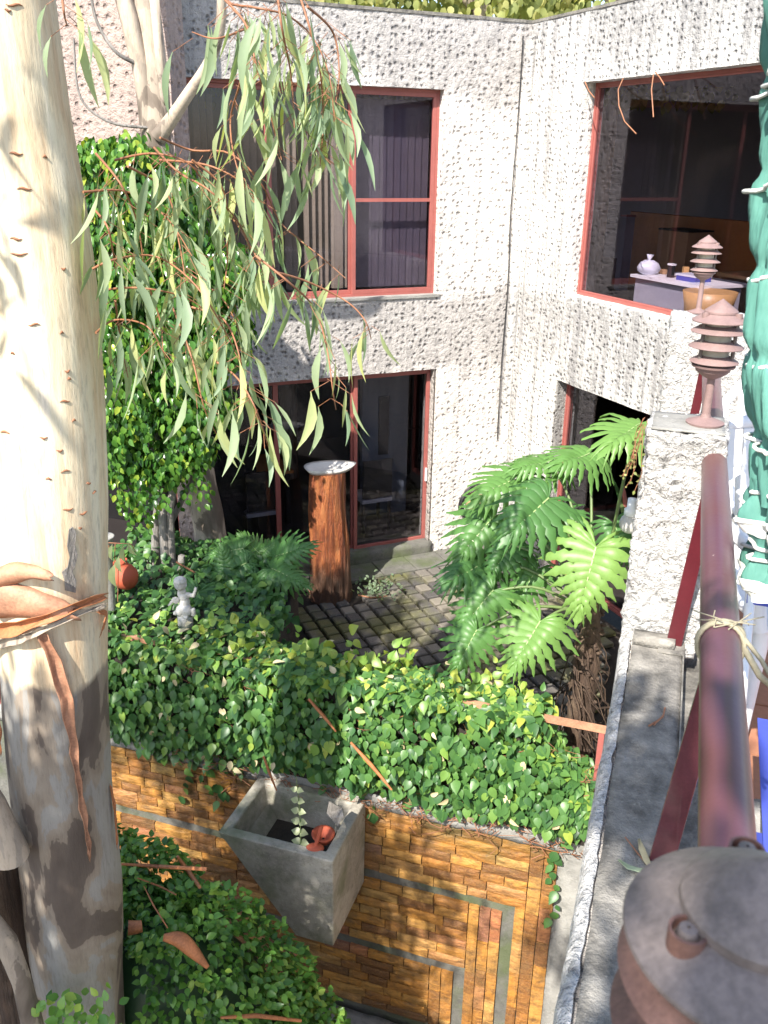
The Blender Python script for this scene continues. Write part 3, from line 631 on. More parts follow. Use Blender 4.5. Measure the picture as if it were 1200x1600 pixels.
rough('back_plate', TP(-2.83, SB-.035, -.10), E1*.93, E2*.03, UP*.30, M['ledge'], pl, .06, .004)
# plant in the planter
pb0 = atY(470, 1318, 5.3); pp = thing('planter_seedling', pb0, 'single stemmed plant with paired pale round leaves growing in the concrete planter', 'plant')
top = atY(463, 1215, 5.25); part('stem', MB().tube([pb0-UP*.1, pb0.lerp(top, .5)+E1*.01, top], [.005, .004, .002], 6), M['stem'], pp)
L = []
for k in range(6):
    c = pb0.lerp(top, .02+k*.16)
    for sg in (-1, 1): L.append((c, (E1*sg+UP*.2-E2*.2).normalized(), (UP*.7-E2*.6), .072-.004*k, .85, 0, 1.1))
M['seed'] = leafmat('seedling_leaf', [(0, (.2, .26, .1)), (.5, (.3, .36, .16)), (1, (.42, .46, .26))]); foliage(pp, L, [LT['ivy']], M['seed'])
a_ = atY(492, 1322, 5.25); sh = thing('pot_shard', a_, 'broken orange terracotta pot neck lying in the planter soil', 'shard')
part('neck', MB().tube([a_-UP*.02, atY(503, 1290, 5.3)], [.016, .013], 10), M['terracotta'], sh); part('rim', MB().ell(a_-UP*.02, (.07, .05, .03), n=8), M['terracotta'], sh)
c = atY(505, 1300, 5.38)
solid('broken_pot_base', MB().lathe(c-UP*.09, [(.05, 0), (.085, .06), (.09, .08), (.07, .075), (.01, .03)], 18), M['terracotta'], 'dark red round pot base half sunk in the planter soil', 'pot')
solid('bark_piece', MB().add([atY(515, 1252, 5.36), atY(535, 1262, 5.36), atY(538, 1275, 5.3), atY(528, 1290, 5.3), atY(518, 1278, 5.33), atY(511, 1270, 5.36)], [(0, 1, 2, 3, 4, 5)]), M['bark_grey'], 'ragged grey bark piece leaning in the planter corner', 'bark')
bpy.data.objects['bark_piece'].modifiers.new('t', 'SOLIDIFY').thickness = .012

# ================================================================== TERRACE
ZL = CZ-1.34; ZF = CZ-1.70; ZR = CZ-.77; ZP = CZ-.69
ter = thing('terrace_wall', TP(0, 2, LOW), 'raised terrace wall of white rough cast with dark concrete ledge and pillars', 'wall')
part('terrace_floor', MB().obox(TP(.12, -3, ZF-.22), E1*4, E2*11.8, UP*.20), M['concrete'], ter)
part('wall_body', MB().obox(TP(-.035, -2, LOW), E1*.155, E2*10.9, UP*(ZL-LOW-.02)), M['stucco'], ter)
rough('ledge', TP(-.02, -1, ZL-.03), E1*.1445, E2*9.9, UP*.03, M['ledge'], ter, .025, .004, 9)
# uneven white plaster lip along the outer edge
lp = MB(); K = 500; vs = []
for k in range(K):
    b = -1+k*9.85/(K-1); p = TP(0, b, 0); d = .010*noise.noise(p*4)+.006*noise.noise(p*17)+.004*noise.noise(p*45)
    for (aa, zz) in ((-.026+d*.8, .001), (-.031+d, .003), (-.042+d, -.002), (-.050+d, -.010), (-.056+d*.5, -.05), (-.058, -.5)): vs.append(TP(aa, b, ZL+zz))
lp.add(vs, [(k*6+j, (k+1)*6+j, (k+1)*6+j+1, k*6+j+1) for k in range(K-1) for j in range(5)], 0, True); part('plaster_lip', lp, M['render'], ter)
part('gutter', MB().obox(TP(.125, -1, ZL-.12), E1*.004, E2*9.9, UP*.125).obox(TP(.13, -1, ZL-.12), E1*.10, E2*9.9, UP*.01), M['ledge'], ter)
rough('pillar', TP(-.055, 2.52, ZL-.04), E1*.215, E2*.21, UP*(ZP-ZL+.04), M['render'], ter, .009, .011, 16, 70)
rough('pillar_top', TP(-.045, 2.53, ZP), E1*.195, E2*.19, UP*.006, M['concrete'], ter, .02, .003, 16)
rough('pillar_foot', TP(-.02, 2.47, ZL), E1*.12, E2*.05, UP*.03, M['ledge'], ter, .02, .005, 16)
rough('pillar', TP(-.055, 4.62, ZL-.04), E1*.52, E2*.26, UP*(ZP-ZL+.04), M['render'], ter, .022, .012, 12, 40)
tid = 0
tm = []
for k in range(3):
    t = MB().cbox((0, 0, .01), E1*.292, E2*.292, UP*.02); tm.append(t.mesh('floor_tile', M['tile']))
for i in range(5):
    for j in range(12):
        o = bpy.data.objects.new('floor_tile', tm[(i+j) % 3]); link(o, ter); o.matrix_basis = Matrix.Translation(TP(.40+i*.3, .9+j*.3, ZF-.012+random.uniform(0, .002)))
# ---- handrail
def handrail(b0, b1, lab):
    h = thing('handrail', TP(.133, b0, ZR), lab, 'handrail', 'handrails along the terrace ledge')
    part('rail_tube', MB().tube([TP(.133, b0+(b1-b0)*k/6, ZR) for k in range(7)], .034, 32), M['rail'], h); return h
h1 = handrail(.55, 2.56, 'near maroon tube handrail running from the foreground lamp to the first white pillar')
def post(b, root, wd, mt, lean=.12):
    P0 = TP(.075, b, ZL); P1 = TP(.108, b-lean, ZR-.015); A = [P0, P0+E1*wd, P0+E1*wd+E2*.012, P0+E2*.012]; B = [P1, P1+E1*wd*.8, P1+E1*wd*.8+E2*.012, P1+E2*.012]
    m = MB().add(A+B, [(0,1,5,4), (1,2,6,5), (2,3,7,6), (3,0,4,7), (0,3,2,1), (4,5,6,7)]); o = part('flat_bar_post', m, mt, root); bevel(o, .002)
    part('post_plate', MB().obox(P0+UP*.001-E1*.02-E2*.05, E1*.075, E2*.10, UP*.005), M['ledge'], root)
post(2.50, h1, .045, M['darkred']); post(1.56, h1, .05, M['maroon'], .14)
h2 = handrail(2.71, 4.62, 'short maroon tube handrail between the first and second white pillars')
post(2.95, h2, .045, M['darkred'], .1); post(4.45, h2, .045, M['darkred'], .1)
rp = MB()
for k in range(3):
    c = TP(.133, 1.47+k*.012, ZR); rp.tube([c+(E1*math.cos(a)+UP*math.sin(a))*.0385+E2*(.012*math.sin(a+k)) for a in [2*math.pi*j/20 for j in range(21)]], .0045, 6)
rp.tube([TP(.172, 1.47, ZR), TP(.20, 1.44, ZR-.03), TP(.235, 1.45, ZR-.06), TP(.27, 1.42, ZR-.07)], .006, 6); rp.tube([TP(.165, 1.48, ZR+.02), TP(.20, 1.46, ZR-.01), TP(.24, 1.40, ZR-.05)], .004, 6)
for k in range(9): rp.tube([TP(.10+random.random()*.08, 1.46+random.random()*.04, ZR+.035), TP(.08+random.random()*.12, 1.44+random.random()*.08, ZR+.05)], .0012, 4)
solid('jute_rope', rp, M['rope'], 'frayed jute rope knotted around the near handrail', 'rope')
# ---- pagoda lamps
def lamp(base, head_z, lab, s=1., mat=None, post_r=.011):
    mt = mat or M['lamp']; ml = M['lamp3'] if mat else mt; t = thing('pagoda_lamp', base, lab, 'lamp', 'pagoda lamps along the terrace wall'); x, y, z = base; H = Vector((x, y, head_z)); r = .072*s
    part('base_flange', MB().lathe(base, [(.001, 0), (.05*s, 0), (.052*s, .006), (.032*s, .014), (.015, .02), (.012, .03)], 28), mt, t)
    part('post', MB().tube([Vector(base)+UP*.02, H-UP*.2*s], [post_r*1.1, post_r*.95], 16), mt, t)
    part('cup', MB().lathe(H-UP*.205*s, [(.012, -.01), (.03*s, .0), (.045*s, .012), (.047*s, .022), (.056*s, .024), (.058*s, .03), (.02*s, .034)], 32), mt, t)
    for k in range(3):
        zc = -.166*s+k*.0405*s; rr = r*(1.0, 1.0, 1.0)[k] if k else r*.90
        o = part('louvre', MB().lathe(H+UP*zc, [(rr*.56, .0155*s), (rr*.60, .016*s), (rr*.985, .0), (rr, -.0015), (rr*.985, -.003), (rr*.60, .0125*s), (rr*.56, .012*s)], 48), ml, t)
    o = part('cap', MB().lathe(H, [(.001, 0), (r*.12, -.006*s), (r*.58, -.030*s), (r*.60, -.032*s), (r*.605, -.037*s), (r*.57, -.037*s), (r*.63, -.040*s), (r*.99, -.056*s), (r, -.058*s), (r*.985, -.060*s), (r*.6, -.045*s), (.001, -.044*s)], 64), mt, t)
    part('glass_cylinder', MB().lathe(H, [(r*.50, -.19*s), (r*.50, -.045*s)], 32), M['lampglass'], t)
    for k in range(3):
        a = k*2.094+.55-1.57+.3; p = H+Vector((math.cos(a), math.sin(a), 0))*r*.66
        part('strut', MB().tube([p-UP*.178*s, p-UP*.038*s], .0052*s, 10), M['lamp2'], t)
        part('screw_socket', MB().lathe(p-UP*.0425*s, [(.0105*s, -.006), (.0105*s, .0075*s), (.0088*s, .0075*s), (.0088*s, -.002)], 20), ml, t)
        part('screw', MB().lathe(p-UP*.0425*s, [(.001, .009*s), (.005*s, .0085*s), (.0065*s, .003*s), (.0065*s, -.004)], 12), mt, t)
    for o in t.children:
        if o.type == 'MESH': o.data.set_sharp_from_angle(angle=R(30))
    return t
lamp((atz(1186, 1440, CZ-.42).x, atz(1186, 1440, CZ-.42).y, ZL), CZ-.372, 'brown pagoda lamp in the near foreground corner, largest and slightly out of focus', 1.08, M['lamp2'])
p1 = atz(1101, 662, ZP+.006); lamp(tuple(p1), CZ-.335, 'middle pagoda lamp with short post on the first white pillar', 1.02)
p2 = atz(1089, 500, ZP+.0); p2 = atY(1089, 500, 4.55); lamp((p2.x, p2.y, ZP), CZ-.345+.03, 'smallest and farthest pagoda lamp in front of the office window', 1.0, None, .012)
# ---- closed umbrella
uc = TP(.33, 1.97, 0); um = thing('garden_umbrella', uc+UP*ZF, 'closed green garden umbrella wrapped with white cord', 'umbrella')
LEAN = -.115; zb = CZ-.66; uz = lambda z: uc+E1*(LEAN*(z-(CZ-.86)))+UP*z
def fabric_tube(z0, z1, n, rf, ff):
    m = MB(); K = 110; vs = []
    for i in range(n):
        z = z0+(z1-z0)*i/(n-1)
        for j in range(K): a = 2*math.pi*j/K; r_ = rf(z)*ff(a, z); vs.append(uz(z)+Vector((math.cos(a), math.sin(a), 0))*r_)
    return m.add(vs, [(i*K+j, i*K+(j+1) % K, (i+1)*K+(j+1) % K, (i+1)*K+j) for i in range(n-1) for j in range(K)], 0, True)
bands = [CZ-.52+k*.17 for k in range(9)]
def rfa(z): return .122-.011*sum(math.exp(-((z-b)/.018)**2) for b in bands)+.010*math.sin(z*9)
def fold(a, z): return 1+.13*math.sin(a*6+z*9+.6*math.sin(z*7))+.08*math.sin(a*13+z*16)+.05*math.sin(a*23+z*6)+.03*math.sin(z*13+a)+.05*noise.noise(Vector((a*5, z*7, 3)))+.03*noise.noise(Vector((a*14, z*18, 7)))
part('folded_canopy', fabric_tube(zb, CZ+1.1, 130, rfa, fold), M['fabric'], um)
def rfb(z): return .112+.010*math.sin(z*43)
def fold2(a, z): return 1+.17*math.sin(a*9+z*14)+.08*math.sin(a*17-z*30)
part('valance', fabric_tube(CZ-.87, CZ-.62, 24, rfb, fold2), M['fabric'], um)
for z0_, z1_ in ((CZ-.875, CZ-.83), (CZ-.735, CZ-.70)): part('white_band', fabric_tube(z0_, z1_, 6, lambda z: rfb(z)+.004, fold2), M['cord'], um)
for k, z in enumerate([CZ-.86, CZ-.80, CZ-.75, CZ-.69, CZ-.65]):
    part('white_trim', MB().tube([uz(z)+(Vector((math.cos(a), math.sin(a), 0)))*(rfb(z)*fold2(a, z)+.003)+UP*(.018*math.sin(a*2+k*1.7)) for a in [2*math.pi*j/120 for j in range(121)]], .0045, 6), M['cord'], um)
part('pole', MB().tube([uz(ZF), uz(CZ+1.3)], .02, 12), M['white'], um); part('foot', MB().lathe(uc+UP*ZF, [(.001, .0), (.25, .0), (.26, .03), (.2, .06), (.04, .08), (.03, .25), (.001, .25)], 28), M['concrete'], um)
for k, z in enumerate(bands):
    part('cord', MB().tube([uz(z)+Vector((math.cos(a), math.sin(a), 0))*(.121*fold(a, z)+.004)+UP*(.03*math.sin(a+2.5)+.01*math.sin(a*3+k)) for a in [2*math.pi*j/48 for j in range(49)]], .0045, 6), M['cord'], um)
# ---- white plastic chairs
def plastic_chair(c, f, lab, H=.86):
    r = Vector((f.y, -f.x, 0)); t = thing('plastic_chair', c, lab, 'chair', 'white plastic chairs on the terrace')
    def P(x, y, z): return c+r*x+f*y+UP*z
    o = part('seat', MB().cbox(P(0, 0, .43), r*.46, f*.46, UP*.025), M['white'], t); bevel(o, .012, 3)
    fr = MB().tube([P(-.22, -.2, .42), P(-.245, -.26, .62), P(-.235, -.31, H-.08), P(-.17, -.33, H), P(0, -.335, H+.015), P(.17, -.33, H), P(.235, -.31, H-.08), P(.245, -.26, .62), P(.22, -.2, .42)], .022, 12)
    part('back_frame', fr, M['white'], t)
    for k in range(5): x = -.16+k*.08; part('back_slat', MB().obox(P(x-.025, -.21, .44), r*.05, f*.008, UP*(H-.45)-f*.11), M['white'], t)
    for s in (-1, 1):
        for q_ in (-.2, .2): part('leg', MB().tube([P(s*.22, q_, .43), P(s*.26, q_*1.25, 0)], [.026, .02], 10), M['white'], t)
        part('armrest', MB().tube([P(s*.245, -.27, .64), P(s*.27, -.05, .67), P(s*.265, .17, .655), P(s*.24, .22, .43)], .022, 10), M['white'], t)
    return t
cc = TP(.46, 2.85, ZF); plastic_chair(cc, (-E2*.9+E1*.4).normalized(), 'white plastic armchair just behind the green umbrella, beside the handrail', .90)
cc = TP(.50, 3.65, ZF); plastic_chair(cc, (-E2*1+E1*.2).normalized(), 'white plastic armchair farther back, beside the first white pillar', .86)
lc = TP(.68, 2.1, ZF); t = thing('folding_lounger', lc, 'folding lounge chair with blue straps on white tubes at the right edge', 'chair')
Pq = lambda a, b, z: TP(a-.08, b+.98, ZF+z)
for a in (.36, .80): part('side_tube', MB().tube([Pq(a, .75, .25), Pq(a, 1.25, .32), Pq(a, 1.55, .62)], .014, 10), M['white'], t); part('leg', MB().tube([Pq(a, 1.0, .30), Pq(a+.01, 1.05, 0)], .014, 8), M['white'], t); part('leg', MB().tube([Pq(a, 1.4, .46), Pq(a+.01, 1.3, 0)], .014, 8), M['white'], t)
for k in (0, 9):
    b = .8+k*.075; z = .26+.07*(b-.75)/.5 if b < 1.25 else .32+(b-1.25); part('strap', MB().obox(Pq(.35, b, z+.012), E1*.46, E2*.05+UP*(.0 if b < 1.25 else .045), UP*.004), M['blue'], t)
for k in range(3): part('long_strap', MB().obox(Pq(.40+.13*k, .78, .285), E1*.03, E2*.45+UP*.06, UP*.004), M['blue'], t)
# leaves and twigs on the ledge
def bent(name, pts, wd, mat, lab, cat, grp=None):
    m = MB(); v = []; k = len(pts)
    for i, p in enumerate(pts):
        q_ = (pts[min(i+1, k-1)]-pts[max(i-1, 0)]).normalized(); s_ = q_.cross(UP).normalized(); h = wd*math.sin(math.pi*(i+.25)/(k-.5))
        v += [p-s_*h+UP*.002, p+UP*.0, p+s_*h+UP*.003]
    m.add(v, [(i*3+j, i*3+j+1, i*3+j+4, i*3+j+3) for i in range(k-1) for j in range(2)], 0, True); o = solid(name, m, mat, lab, cat, grp); o.modifiers.new('t', 'SOLIDIFY').thickness = .0012; return o
M['dryleaf'] = plain('dry_pale_leaf', (.50, .42, .24), .6, 0, .2, 20, .1); M['paleleaf'] = plain('pale_green_leaf', (.36, .42, .25), .6, 0, .2, 20, .1)
zz = ZL+.006
bent('fallen_leaf', [atz(x, y, zz+h) for x, y, h in [(1019, 1362, 0), (1010, 1345, .006), (1003, 1328, .008), (998, 1311, .002)]], .007, M['dryleaf'], 'long straw coloured gum leaf on the dark ledge', 'leaf', 'leaves fallen on the ledge')
bent('fallen_leaf', [atz(x, y, zz+h) for x, y, h in [(1019, 1360, 0), (1000, 1361, .006), (982, 1356, .008), (966, 1344, .002)]], .006, M['paleleaf'], 'curved pale green gum leaf on the dark ledge', 'leaf', 'leaves fallen on the ledge')
bent('fallen_leaf', [atz(x, y, zz+h) for x, y, h in [(990, 1430, 0), (996, 1424, .006), (1003, 1425, .006), (1009, 1432, .0)]], .011, M['dryleaf'], 'small curled tan leaf lowest on the dark ledge', 'leaf', 'leaves fallen on the ledge')
solid('fallen_twig', MB().tube([atz(x, y, zz) for x, y in [(1014, 1134), (1025, 1128), (1036, 1120), (1039, 1106)]], .0025, 6).tube([atz(1022, 1133, zz), atz(1036, 1118, zz+.01)], .002, 5), M['twig'], 'small dark twig on the ledge near the pillar', 'twig')
solid('leaf_stalk', MB().tube([atz(x, y, zz) for x, y in [(1018, 1360), (998, 1335), (977, 1308)]], .0015, 6), M['twig'], 'thin red leaf stalk lying between the two gum leaves on the ledge', 'twig')
# ---- red rail inside the ivy
rb = thing('ivy_railing', TP(-2, SB+.05, 0), 'low red painted railing almost hidden by ivy', 'railing')
part('top_rail', MB().obox(TP(-6, SB+.0, .95), E1*5.9, E2*.05, UP*.035), M['peel_p'], rb)
for a in (-5.5, -4.3, -3.1, -1.9, -.19): part('post', MB().obox(TP(a, SB+.005, 0), E1*.04, E2*.04, UP*.948), M['frame'], rb)
# globe light and strelitzia on the terrace wall
gl = atY(984, 818, 6.0); gt = thing('globe_lamp', gl, 'white globe lamp fixed beside the terrace pillar behind the big leaves', 'lamp')
part('globe', MB().ell(gl, (.075, .075, .075), n=12), M['statue'], gt); part('collar', MB().lathe(gl+UP*.06, [(.03, 0), (.05, .01), (.05, .05), (.035, .06), (.033, .13), (.0, .13)], 20), M['white'], gt)
# ================================================================== TREES AND PLANTS
CAMP = Vector((0, 0, CZ))
def bvh_of(o):
    me = o.data; return BVHTree.FromPolygons([v.co.copy() for v in me.vertices], [tuple(p.vertices) for p in me.polygons])
def on_surf(b, x, y):
    h = b.ray_cast(CAMP, ray(x, y).normalized()); return (h[0], h[1]) if h[0] is not None else (None, None)
# ---- near eucalyptus
def smooth_path(P, n):
    out = []
    for i in range(n):
        t = i/(n-1)*(len(P)-1); k = min(int(t), len(P)-2); u = t-k; p0 = P[max(k-1, 0)]; p1 = P[k]; p2 = P[k+1]; p3 = P[min(k+2, len(P)-1)]
        out.append([.5*((2*p1[c])+(-p0[c]+p2[c])*u+(2*p0[c]-5*p1[c]+4*p2[c]-p3[c])*u*u+(-p0[c]+3*p1[c]-3*p2[c]+p3[c])*u**3) for c in range(len(p1))])
    return out
ctl = []
for (xl, xr, y) in [(-125, 62, -150), (-103, 82, 0), (-80, 110, 200), (-55, 133, 340), (-34, 151, 480), (-12, 163, 720), (0, 163, 950), (20, 170, 1200), (42, 187, 1400), (55, 190, 1560)]:
    p = atY((xl+xr)/2, y, 3.87); d = depth(p); ctl.append((p.x, p.y, p.z, (xr-xl)/2*d/F))
ctl = [(ctl[0][0]+.05, 3.87, ctl[0][2]+2.5, ctl[0][3]*.9)]+ctl+[(ctl[-1][0]-.02, 3.87, -.6, .26), (ctl[-1][0]-.04, 3.87, LOW-.1, .34)]
sp = smooth_path(ctl[::-1], 150)
gum = thing('eucalyptus_tree', (ctl[-1][0], 3.87, LOW), 'massive eucalyptus with smooth cream upper bark and grey patched lower bark, nearest the camera', 'tree')
mb = MB().tube([s[:3] for s in sp], [s[3] for s in sp], 64)
vv = []
for v in mb.v:
    v = Vector(v); c = min(sp, key=lambda s: abs(s[2]-v.z)); n = (v-Vector((c[0], c[1], v.z))).normalized(); q_ = Vector((v.x*2.2, v.y*2.2, v.z*.7)); vv.append(tuple(v+n*(noise.fractal(q_, 1, 2, 3)*.014+noise.noise(v*6)*.003)))
mb.v = vv; tr = part('trunk', mb, M['bark_big'], gum); tb_ = bvh_of(tr)
def sheetmesh(grid, th=.004):
    nr = len(grid); nc = len(grid[0]); v = [p for r_ in grid for p in r_]; m = MB(); m.add(v, [(i*nc+j, i*nc+j+1, (i+1)*nc+j+1, (i+1)*nc+j) for i in range(nr-1) for j in range(nc-1)], 0, True); return m
def peel(pix, wd, mat, curl=.0, off=.02, name='peeling_bark', parent=None, thk=.0025):
    """a bark strip along pixels hit on the trunk, width in m, lifted off at its ends"""
    P = []
    for (x, y, lift) in pix:
        h, n = on_surf(tb_, x, y)
        if h is None: h = atY(x, y, 3.65); n = Vector((0, -1, 0))
        P.append((h+n*(off+lift), n))
    Q = smooth_path([tuple(p)+tuple(n) for p, n in P], 26); grid = []
    for i, q_ in enumerate(Q):
        p = Vector(q_[:3]); n = Vector(q_[3:]).normalized(); a = Vector(Q[max(i-1, 0)][:3]); b = Vector(Q[min(i+1, 25)][:3]); t = (b-a).normalized(); s_ = t.cross(n).normalized(); ww = wd[0]+(wd[1]-wd[0])*i/25
        row = []
        for j in range(9):
            u = j/4-1; e = noise.noise(p*9+Vector((u, 0, 0)))*.018; en = max(0, abs(i/25-.5)*2-.7)/.3; row.append(p+t*(noise.noise(Vector((u*6, i*.0, ww*90)))*.07*en)+s_*(u*ww*(1-.35*en)*math.cos(curl*abs(u)*.6)+e)+n*(curl*ww*u*u*.9+noise.noise(p*14+Vector((0, u*2, 0)))*.008))
        grid.append(row)
    o = part(name, sheetmesh(grid), mat, parent or gum); o.modifiers.new('t', 'SOLIDIFY').thickness = thk; return o
peel([(-30, 905, .06), (10, 898, .05), (45, 890, .04), (75, 885, .10)], (.07, .03), M['peel_p'], -1.0, .02)
peel([(-30, 925, .05), (20, 935, .04), (70, 945, .04), (110, 955, .05)], (.13, .05), M['peel_p'], -.5, .015)
peel([(0, 985, .03), (50, 965, .03), (100, 945, .03), (150, 925, .03)], (.045, .015), M['peel'], .9, .02)
peel([(0, 1010, .02), (50, 985, .02), (100, 960, .02), (148, 938, .03)], (.022, .012), M['bark_back'], .8, .03)
peel([(68, 985, .02), (95, 1060, .01), (108, 1130, .01), (117, 1200, .015), (130, 1290, .02), (136, 1335, .03)], (.034, .008), M['peel_p'], .8, .006)
peel([(150, 955, .01), (158, 960, .02), (152, 985, .02)], (.012, .006), M['peel'], .5, .006)
peel([(3, 1080, .01), (8, 1120, .02), (14, 1170, .03)], (.02, .006), M['peel'], .5, .01)
peel([(170, 1230, .0), (175, 1270, .01), (176, 1320, .02)], (.016, .008), M['peel'], .5, .006)
sm = MB()
for (x, y, l) in [(25, 240, 20), (70, 245, 8), (38, 295, 22), (25, 373, 18), (30, 397, 26), (99, 420, 8), (53, 507, 18), (96, 520, 7), (20, 552, 7), (105, 580, 9), (101, 627, 16), (115, 657, 8), (68, 684, 12), (93, 704, 10), (102, 736, 16), (76, 748, 9), (138, 755, 9), (147, 769, 10), (106, 796, 16), (130, 802, 15), (8, 675, 22), (22, 8, 26), (12, 16, 10), (125, 825, 6), (108, 592, 6)]:
    h, n = on_surf(tb_, x, y)
    if h is None: continue
    hw = l*depth(h)/F/2; s_ = n.cross(UP).normalized(); pts = [h+s_*(hw*u)+n*(.003-.002*abs(u))+UP*(.004*math.sin(u*3+x)) for u in (-1, -.6, -.2, .2, .6, 1)]; sm.tube(pts, [.001, .0035, .005, .005, .003, .001], 6)
part('bark_scar', sm, M['twig'], gum, kind='stuff')
# brown jagged bark patch on the pale bark (old bark left standing proud)
pg_ = MB(); P = []
for (x, y) in [(104, 852), (107, 826), (113, 822), (118, 832), (116, 850), (120, 866), (117, 880), (112, 893), (118, 905), (117, 925), (101, 921), (100, 905), (96, 893), (105, 885), (108, 870)]:
    h, n = on_surf(tb_, x, y); P.append(h+n*.004)
pg_.add(P, [tuple(range(len(P)))]); o = part('bark_patch', pg_, M['bark_grey'], gum); o.modifiers.new('t', 'SOLIDIFY').thickness = .006
# side stem at the lower left
sdp = [(-60, 1180), (-10, 1290), (25, 1370), (15, 1430), (30, 1500), (55, 1620)]
part('side_stem', MB().tube([tuple(atY(x, y, 3.55)) for x, y in [(-120, 1060), (-60, 1180), (-15, 1260), (20, 1340)]], [.05, .06, .07, .09], 20, wob=.2), M['bark_back'], gum)
part('side_stem', MB().tube([tuple(atY(x, y, 3.75)) for x, y in [(-30, 1290), (-15, 1400), (10, 1480), (40, 1560), (60, 1700)]], [.14, .15, .14, .16, .2], 24, wob=.25), M['bark_palm'], gum)
part('side_stem', MB().tube([tuple(atY(x, y, 3.45)) for x, y in [(-30, 1420), (10, 1470), (35, 1530), (60, 1640)]], [.05, .05, .05, .06], 16, wob=.25), M['bark_back'], gum)
# ---- hanging eucalyptus foliage of the near tree
TW = [([(345, -60), (352, 0), (400, 12), (450, 25), (490, 60), (515, 120), (522, 190)], 4.0, 1.5), ([(352, 0), (385, 40), (400, 100), (420, 170), (440, 250)], 3.9, 1.3), ([(450, -60), (480, 30), (500, 110), (505, 190), (500, 260)], 4.0, 1.5), ([(430, -40), (440, 40), (455, 120), (460, 200)], 3.8, 1.4),
      ([(395, 60), (375, 130), (360, 190), (370, 260), (400, 320)], 3.9, 1.2), ([(480, 10), (520, 50), (530, 110), (525, 160)], 4.1, 1.2),
      ([(250, 215), (300, 235), (360, 240), (410, 290), (440, 350), (500, 400), (540, 435)], 4.2, .8), ([(240, 230), (280, 270), (330, 300), (380, 360), (400, 430)], 4.0, 1.3), ([(180, 250), (240, 240), (300, 260), (340, 330)], 4.0, 1.5),
      ([(150, 240), (190, 290), (215, 350), (225, 420)], 3.9, 1.3), ([(145, 420), (180, 405), (240, 400), (290, 430), (330, 480), (372, 560), (390, 630)], 3.8, 1.1), ([(130, 300), (200, 300), (260, 340), (300, 400)], 3.9, 1.4),
      ([(240, 390), (300, 430), (350, 470), (380, 530)], 4.2, 1.2), ([(330, 300), (370, 350), (400, 400), (430, 440)], 4.1, 1.1), ([(270, 480), (300, 560), (320, 640), (345, 690)], 3.9, .9), ([(145, 455), (220, 450), (300, 470), (350, 520)], 3.9, 1.1),
      ([(400, 400), (450, 440), (490, 480), (510, 540), (520, 610), (525, 640)], 3.8, .9), ([(430, 425), (480, 440), (540, 470), (570, 500), (580, 530)], 3.9, .7), ([(180, 470), (190, 540), (200, 590)], 4.0, .8), ([(230, 440), (250, 500), (255, 550)], 4.0, 1.0),
      ([(330, 560), (370, 590), (400, 640), (420, 700)], 3.7, 1.0), ([(395, 40), (340, 60), (300, 50)], 4.1, .2), ([(95, -30), (100, 20), (105, 40)], 3.6, .6), ([(300, 250), (350, 300), (355, 400), (350, 450)], 4.0, 1.2), ([(200, 260), (260, 300), (280, 380), (290, 440)], 3.9, 1.3),
      ([(150, 520), (180, 500), (230, 510), (260, 560)], 3.8, .8), ([(300, 480), (350, 500), (375, 560), (380, 620)], 3.8, 1.2), ([(250, 250), (330, 260), (390, 300), (420, 380)], 4.1, 1.2), ([(150, 330), (170, 360), (180, 420)], 3.8, 1.3)]
L = []
for i, (px, Y, dens) in enumerate(TW):
    pts = [Vector(p) for p in smooth_path([tuple(atY(x, y, Y+.12*math.sin(j*2+i))) for j, (x, y) in enumerate(px)], 24)]
    m = MB().tube(pts, [.0045*(1-.8*k/23)+.0011 for k in range(24)], 6)
    ln = sum((pts[k+1]-pts[k]).length for k in range(23)); nl = int(ln*(18 if px[0][1] > 200 else 22)*dens)+2
    for k in range(nl):
        f = .12+.88*random.random()**.8; b = pts[min(23, int(f*23))]+rv(.02); az = random.uniform(0, 6.28); sl_ = random.uniform(.03, .11); j = b+Vector((math.cos(az), math.sin(az), -.6))*sl_
        m.tube([b, j], .0014, 4, cap=False); d = Vector((math.cos(az)*.28, math.sin(az)*.28, -1))+rv(.16); n = Vector((random.uniform(-1, 1), random.uniform(-1.2, .1), .2))
        L.append((j, d, n, random.uniform(.13, .27), min(1, max(0, random.gauss(.55, .27))), random.randint(0, 1), random.uniform(.75, 1.3)))
    part('twig', m, M['twig'], gum)
foliage(gum, L, [LT['gum'], LT['gum2']], M['gum'])
